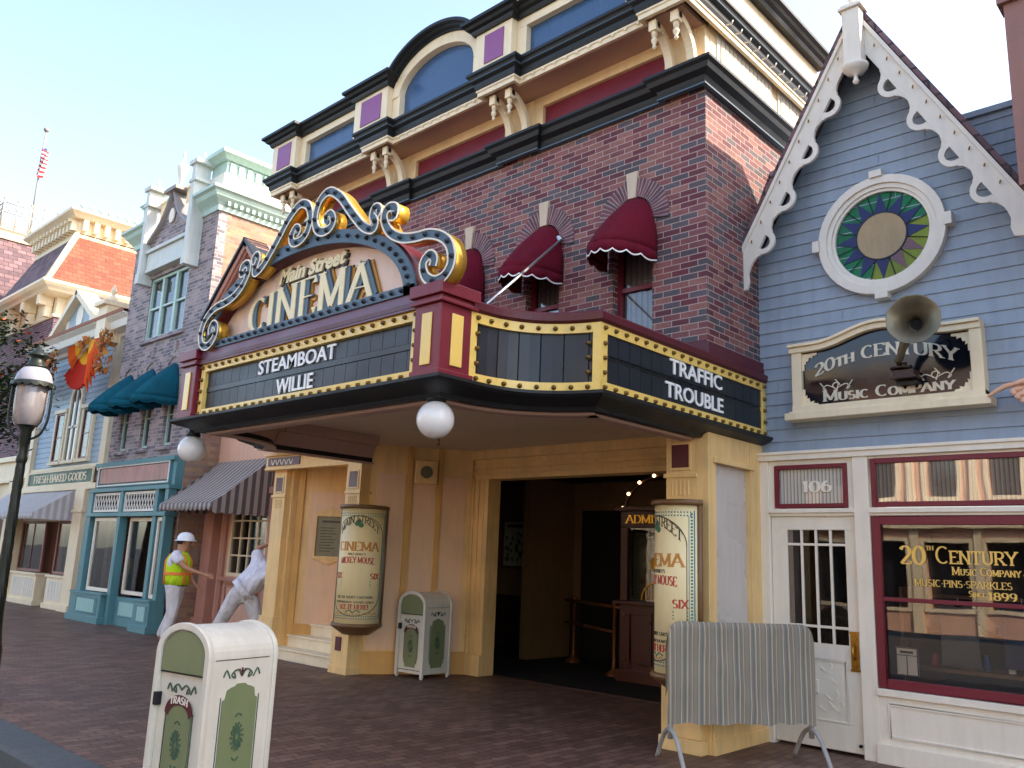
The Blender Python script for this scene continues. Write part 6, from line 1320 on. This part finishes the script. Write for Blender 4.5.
# mansard faces
m=MB(); m.add([(-30.3,7.25,zb),(-25.55,7.25,zb),(-26.3,8.1,ztp),(-29.8,8.1,ztp)],[(0,1,2,3)]); m.build('slate_roof',slate_d,T,recalc=False)
m=MB(); m.add([(-25.55,7.25,zb),(-25.55,14,zb),(-26.3,14,ztp),(-26.3,8.1,ztp)],[(0,1,2,3)]); m.build('tile_roof',slate_r,T,recalc=False)
m=MB(); m.tube([(-25.53,7.23,zb),(-26.28,8.08,ztp)],.09,6); m.build('hip_trim',cream,T)
m=MB(); P=[(-29.8,14),(-29.8,8.1),(-26.3,8.1),(-26.3,14)]; m.sweep([(-.2,10.65),(.04,10.65),(.07,10.75),(-.2,10.8)],P); m.sweep([(-.2,10.8),(.03,10.8),(.03,11.2),(-.2,11.2)],P); m.sweep([(-.2,11.2),(.22,11.2),(.3,11.28),(.4,11.36),(.4,11.45),(-.2,11.5)],P)
for i in range(12): x=-26.45-i*.3; m.box(x,x+.13,7.88,8.1,10.85,11.2); m.box(x+.02,x+.11,7.8,8.1,11.1,11.2)
for i in range(18): y=8.15+i*.32; m.box(-26.3,-26.08,y,y+.14,10.85,11.2)
m.build('upper_cornice',cream,T)
m=MB()
for i in range(22): y=8.0+i*.27; m.lathe([(.07,0),(.09,.07),(.05,.13),(.001,.2)],(-25.95,y,11.47),6)
m.build('cresting',mint,T)
bx('upper_roof',dkiron,T,(-29.8,-26.3,8.1,14,10.8,11.45)); T.location.y+=.4
# slate tower building far left
TW=T=thing('slate_roofed_tower','dark slate roofed building with flat cream topped roof and iron cresting behind the mansard','building',(-33,8.5,0))
m=MB(); m.box(-38,-31.2,8.6,14,0,8.5); m.build('brick_wall',brick_m,T)
m=MB(); V=[(-38.4,7.2,8.5),(-31.2,7.2,8.5),(-31.2,14.4,8.5),(-38.4,14.4,8.5),(-37.3,8.15,11.9),(-33.1,8.15,11.9),(-33.1,9.9,11.9),(-37.3,9.9,11.9)]; m.add(V,[(0,1,5,4),(1,2,6,5),(2,3,7,6),(3,0,4,7),(4,5,6,7)]); m.build('slate_roof',slate_d,T)
m=MB(); P=[(-37.3,9.9),(-37.3,8.15),(-33.1,8.15),(-33.1,9.9)]; m.sweep([(-.2,11.85),(.1,11.85),(.2,12.1),(.25,12.15),(-.2,12.2)],P); m.build('roof_cornice',cream,T)
m=MB()
def rail(p,q,nb):
    p=Vector(p);q=Vector(q)
    for k in range(nb+1):
        c=p.lerp(q,k/nb); m.tube([c,c+Vector((0,0,1.2))],.03,5); m.lathe([(.001,0),(.05,.05),(.001,.14)],c+Vector((0,0,1.17)),6)
        if k<nb:
            e=(q-p)/nb
            for (u0,v0),(u1,v1),(u2,v2),(u3,v3) in (((0,.1),(.5,.75),(.9,.35),(.45,.15)),((1,.1),(.55,.55),(.2,.3),(.5,.12)),((.05,1.05),(.4,.8),(.75,1.0),(.95,.85))):
                m.tube(smoothpath([tuple(c+e*u+Vector((0,0,v))) for u,v in ((u0,v0),(u1,v1),(u2,v2),(u3,v3))],3),.022,5)
    for z in (.08,.72,1.08): m.tube([p+Vector((0,0,z)),q+Vector((0,0,z))],.024,5)
rail((-33.1,8.1,12.15),(-33.1,9.9,12.15),4); rail((-37.3,8.1,12.15),(-33.1,8.1,12.15),9)
m.build('iron_cresting',paint('pale_iron','#a69f93',.5),T)
TW.location.z+=.3; TW.scale.z=1.0
# flagpole
T=thing('flagpole','tall white flagpole with limp striped flag rising behind the iron cresting','flagpole',(-35.1,9.6,12.3)); m=MB(); m.tube([(-35.1,9.6,12.3),(-35.1,9.6,17.6)],[.06,.04],8); m.sphere((-35.1,9.6,17.68),.11,10,8); m.build('pole',paint('grey_pole','#8c8a86',.5),T)
F0=thing('flag','limp United States flag hanging on the white flagpole','flag',(-35.1,9.6,15.6))
V=[];nu,nv=16,26
for i in range(nu+1):
    for j in range(nv+1):
        u=i/nu;v=j/nv; V.append((-35.07+.55*u*(.5+.5*math.sin(v*2.4+.3))-.25*v*u,9.6+.12*math.sin(u*9+v*2),16.9-1.15*v-.3*u*(1-v*.3)))
m=MB(); fa=[];
for i in range(nu):
    for j in range(nv):
        mi=2 if (v:=j)<nv*.46 and i<nu*.45 else (int(j/2)%2)
        m.add([V[i*(nv+1)+j],V[(i+1)*(nv+1)+j],V[(i+1)*(nv+1)+j+1],V[i*(nv+1)+j+1]],[(0,1,2,3)],mi,True)
m.build('cloth',[paint('flag_red','#b33a3f',.8),paint('flag_white','#e8e4e4',.8),paint('flag_blue','#35446f',.8)],F0)
# ------------------------------------------------------------ buntings
def bunting(x,y,z,r,lab,tilt=0):
    t=thing('fan_bunting',lab,'bunting',(x,y,z),'autumn fan buntings and garlands on the facades')
    m=MB(); n=26; rr=[.05,.5,.56,1.0]; k=n+1; V=[]
    for q in rr:
        for i in range(k):
            a=rad(222+96*i/n); dd=.06*q*(1 if i%2 else -1); V.append((x+r*q*math.cos(a)*1.05,y-.22*q+dd,z+r*q*math.sin(a)*1.1))
    for b_ in range(3): m.add(V[b_*k:(b_+2)*k],[(i,i+1,k+i+1,k+i) for i in range(n)],0 if b_==0 else 2)
    for s_,ln in ((1,1.25),(-1,.75)):
        V=[]; n2=14
        for q in (0,.33,.66,1):
            for i in range(n2+1):
                a=rad(-8-58*i/n2) if s_>0 else rad(188+40*i/n2); dd=.05*(1 if i%2 else -1)*q; V.append((x+r*ln*q*math.cos(a),y-.1+dd-.15*q,z+r*ln*q*math.sin(a)*(.9+.25*(i%2)*q)))
        kk=n2+1
        for b_ in range(3): m.add(V[b_*kk:(b_+2)*kk],[(i,i+1,kk+i+1,kk+i) for i in range(n2)],[0,1,1][b_] if s_>0 else [0,0,1][b_])
    m.build('fan',[yelc,orange,redc],t,recalc=False)
    m=MB()
    for i in range(120):
        w_=R.choice([R.uniform(1.0,1.45),R.uniform(1.0,1.4),R.uniform(1.,1.3),R.uniform(-.15,.15)]); px=x+w_*r; pz=z-R.uniform(0,.9)*r*(1 if abs(w_)>.5 else .3); py=y-.2+R.uniform(-.15,.1); a=R.uniform(0,6.3); s=R.uniform(.06,.12); d=Vector((math.cos(a),R.uniform(-.5,.5),math.sin(a)))*s; e=Vector((-math.sin(a),R.uniform(-.5,.5),math.cos(a)))*s*.6; p=Vector((px,py,pz)); m.add([p-d,p+e,p+d,p-e],[(0,1,2,3)],R.choice([0,0,1]))
    m.build('leaf_garland',[leafor,paint('gold_leaf_foliage','#c98f3a',.8,.3)],t,recalc=False)
bunting(-21.45,7.66,6.5,1.15,'yellow, orange and red fan bunting hanging under the bakery cornice at its right')
bunting(-24.9,7.72,6.5,.95,'orange fan bunting under the bakery cornice above the street lamp')
bunting(-29.3,7.0,8.8,1.1,'orange and yellow fan bunting on the brick mansard facade at the left edge')
# ------------------------------------------------------------ lamp post
lx,ly=-9.95,3.0
T=thing('street_lamp','dark green cast iron street lamp with ribbed twisted post and glass lantern','street lamp',(lx,ly,0))
m=MB(); m.lathe([(.001,0),(.14,0),(.14,.1),(.11,.14),(.10,.5),(.085,.56),(.08,.62),(.07,.7),(.06,.9)],(lx,ly,0),18)
n=24;V=[];hz=46
for i in range(hz+1):
    z=.9+1.5*i/hz
    for j in range(n):
        a=2*PI*j/n; r_=.056-.014*i/hz+.006*math.sin(8*a+z*16); V.append((lx+r_*math.cos(a),ly+r_*math.sin(a),z))
m.add(V,[(i*n+j,i*n+(j+1)%n,(i+1)*n+(j+1)%n,(i+1)*n+j) for i in range(hz) for j in range(n)],0,True)
m.lathe([(.045,2.4),(.055,2.43),(.055,2.46),(.045,2.5),(.045,2.6),(.055,2.62),(.055,2.74),(.075,2.78),(.085,2.8)],(lx,ly,0),18); m.build('post',iron,T)
m=MB(); m.lathe([(.115,2.8),(.145,2.86),(.16,3.0),(.162,3.2),(.155,3.26)],(lx,ly,0),24); m.build('lantern_glass',glass('lantern_glass_milky',alpha=.95,refl=.25),T)
m=MB(); m.lathe([(.10,2.81),(.138,2.87),(.153,3.0),(.155,3.2),(.14,3.25)],(lx,ly,0),18); m.build('frosted_mantle',paint('frosted_mantle','#a8a0a2',.5,.1),T)
m=MB(); V=[]
for j in range(96):
    a=2*PI*j/96; V+= [(lx+.215*math.cos(a),ly+.215*math.sin(a),3.27),(lx+.22*math.cos(a),ly+.22*math.sin(a),3.245-.022*abs(math.sin(j*PI/6)))]
m.add(V,[(2*j,2*((j+1)%96),2*((j+1)%96)+1,2*j+1) for j in range(96)]); m.lathe([(.215,3.27),(.19,3.285),(.15,3.28),(.15,3.25),(.21,3.24)],(lx,ly,0),30)
m.lathe([(.09,3.44),(.12,3.45),(.10,3.47),(.075,3.52),(.068,3.56),(.105,3.575),(.1,3.59),(.04,3.64),(.02,3.67),(.001,3.70)],(lx,ly,0),20)
for q in (45,225):
    c,s=math.cos(rad(q)),math.sin(rad(q)); m.tube(smoothpath([(lx+.05*c,ly+.05*s,2.66),(lx+.15*c,ly+.15*s,2.72),(lx+.205*c,ly+.205*s,2.86),(lx+.215*c,ly+.215*s,3.05),(lx+.21*c,ly+.21*s,3.26)],4),.013,7)
m.build('lantern_ironwork',iron,T)
m=MB(); m.lathe([(.185,3.28),(.185,3.3),(.165,3.37),(.125,3.43),(.09,3.45)],(lx,ly,0),28); m.build('white_dome',paint('lamp_dome_white','#96969f',.35,.05),T)
# ------------------------------------------------------------ tree
T=thing('street_tree','dark green leafy tree with few autumn leaves at the left edge behind the street lamp','tree',(-22.6,5.0,0))
m=MB(); m.tube(smoothpath([(-22.6,5.0,0),(-22.65,5.02,1.2),(-22.5,5.0,2.6),(-22.55,5.05,4.0)],3),[.2,.17,.16,.15,.14,.13,.12,.11,.1,.08],10)
br_=[]
for i in range(16):
    a=R.random()*6.28; h=R.uniform(2.4,4.2); r_=R.uniform(.9,1.9); e=Vector((-22.55+r_*math.cos(a),5+r_*math.sin(a),h+R.uniform(.8,2.6))); m.tube(smoothpath([(-22.55,5,h),((-22.55+e.x)/2,(5+e.y)/2,h+.9),tuple(e)],3),[.06,.055,.05,.045,.035,.025,.015],6); br_.append(e)
m.build('trunk',bark,T)
m=MB(); cl=[]
for i in range(95):
    u=Vector((R.gauss(0,1),R.gauss(0,1),R.gauss(0,1))).normalized()*R.uniform(.45,1)**.6; cl.append((Vector((-22.6+u.x*1.95,5+u.y*1.9,5.25+u.z*2.0)),R.uniform(.25,.5)))
for e in br_: cl.append((e,.4))
for c,s_ in cl:
    for k in range(95):
        u=Vector((R.gauss(0,1),R.gauss(0,1),R.gauss(0,.8)))*s_*.55; p=c+u; a=R.uniform(0,6.3); q=R.uniform(.045,.085); d=Vector((math.cos(a),math.sin(a),R.uniform(-.6,.6)))*q; e=Vector((-math.sin(a),math.cos(a),R.uniform(-.6,.6)))*q*.5
        m.add([p-d,p+e,p+d,p-e],[(0,1,2,3)],R.choices([0,1,2],[70,26,1.5])[0])
m.build('crown',[grass,leaf2,orange],T,recalc=False)
# ------------------------------------------------------------ across the street (reflected in the shop windows)
def opp(x0,x1,h,c,lab,trim):
    T=thing('opposite_building',lab,'building',((x0+x1)/2,-11,0),'buildings across the street'); Y=-11
    hs=[]; n=max(2,int((x1-x0)/1.7)); 
    for i in range(n):
        a=x0+(i+.5)*(x1-x0)/n; hs+= [(a-.4,a+.4,3.9,5.6),(a-.6,a+.6,.7,2.6)]
    m=MB(); wall_holes(m,x0,x1,0,h,Y-.3,Y,hs); m.build('wall',c,T)
    m=MB()
    for q in hs: frame(m,q[0]-.1,q[1]+.1,q[2]-.1,q[3]+.1,.12,Y,.05)
    m.box(x0,x1,Y,Y+.3,h-.4,h); m.box(x0,x1,Y,Y+.2,3.0,3.3)
    for i in range(n+1): a=x0+i*(x1-x0)/n; m.box(a-.12,a+.12,Y,Y+.08,0,h-.4)
    m.build('trim',trim,T); bx('window_panes',paint('dark_window_glass','#2a2a30'),T,(x0+.1,x1-.1,Y-.5,Y-.32,.2,h-.3))
opp(-30,-21,8.5,brick_m,'maroon brick building with cream trim across the street, farthest left',cream)
opp(-20.8,-12.2,7.5,yellow,'yellow building with white trim across the street left of the cream one',white)
opp(-12,-5.2,8.2,peach,'peach building with cream trim directly across the street',cream)
opp(-5,2,7.2,cream,'cream building with white trim across the street, between peach and blue ones',white)
opp(2.2,9,8.6,blue2,'pale blue building with cream trim across the street, farthest right',cream)
for o in bpy.data.objects:
    if '_w' in o.keys(): del o['_w']
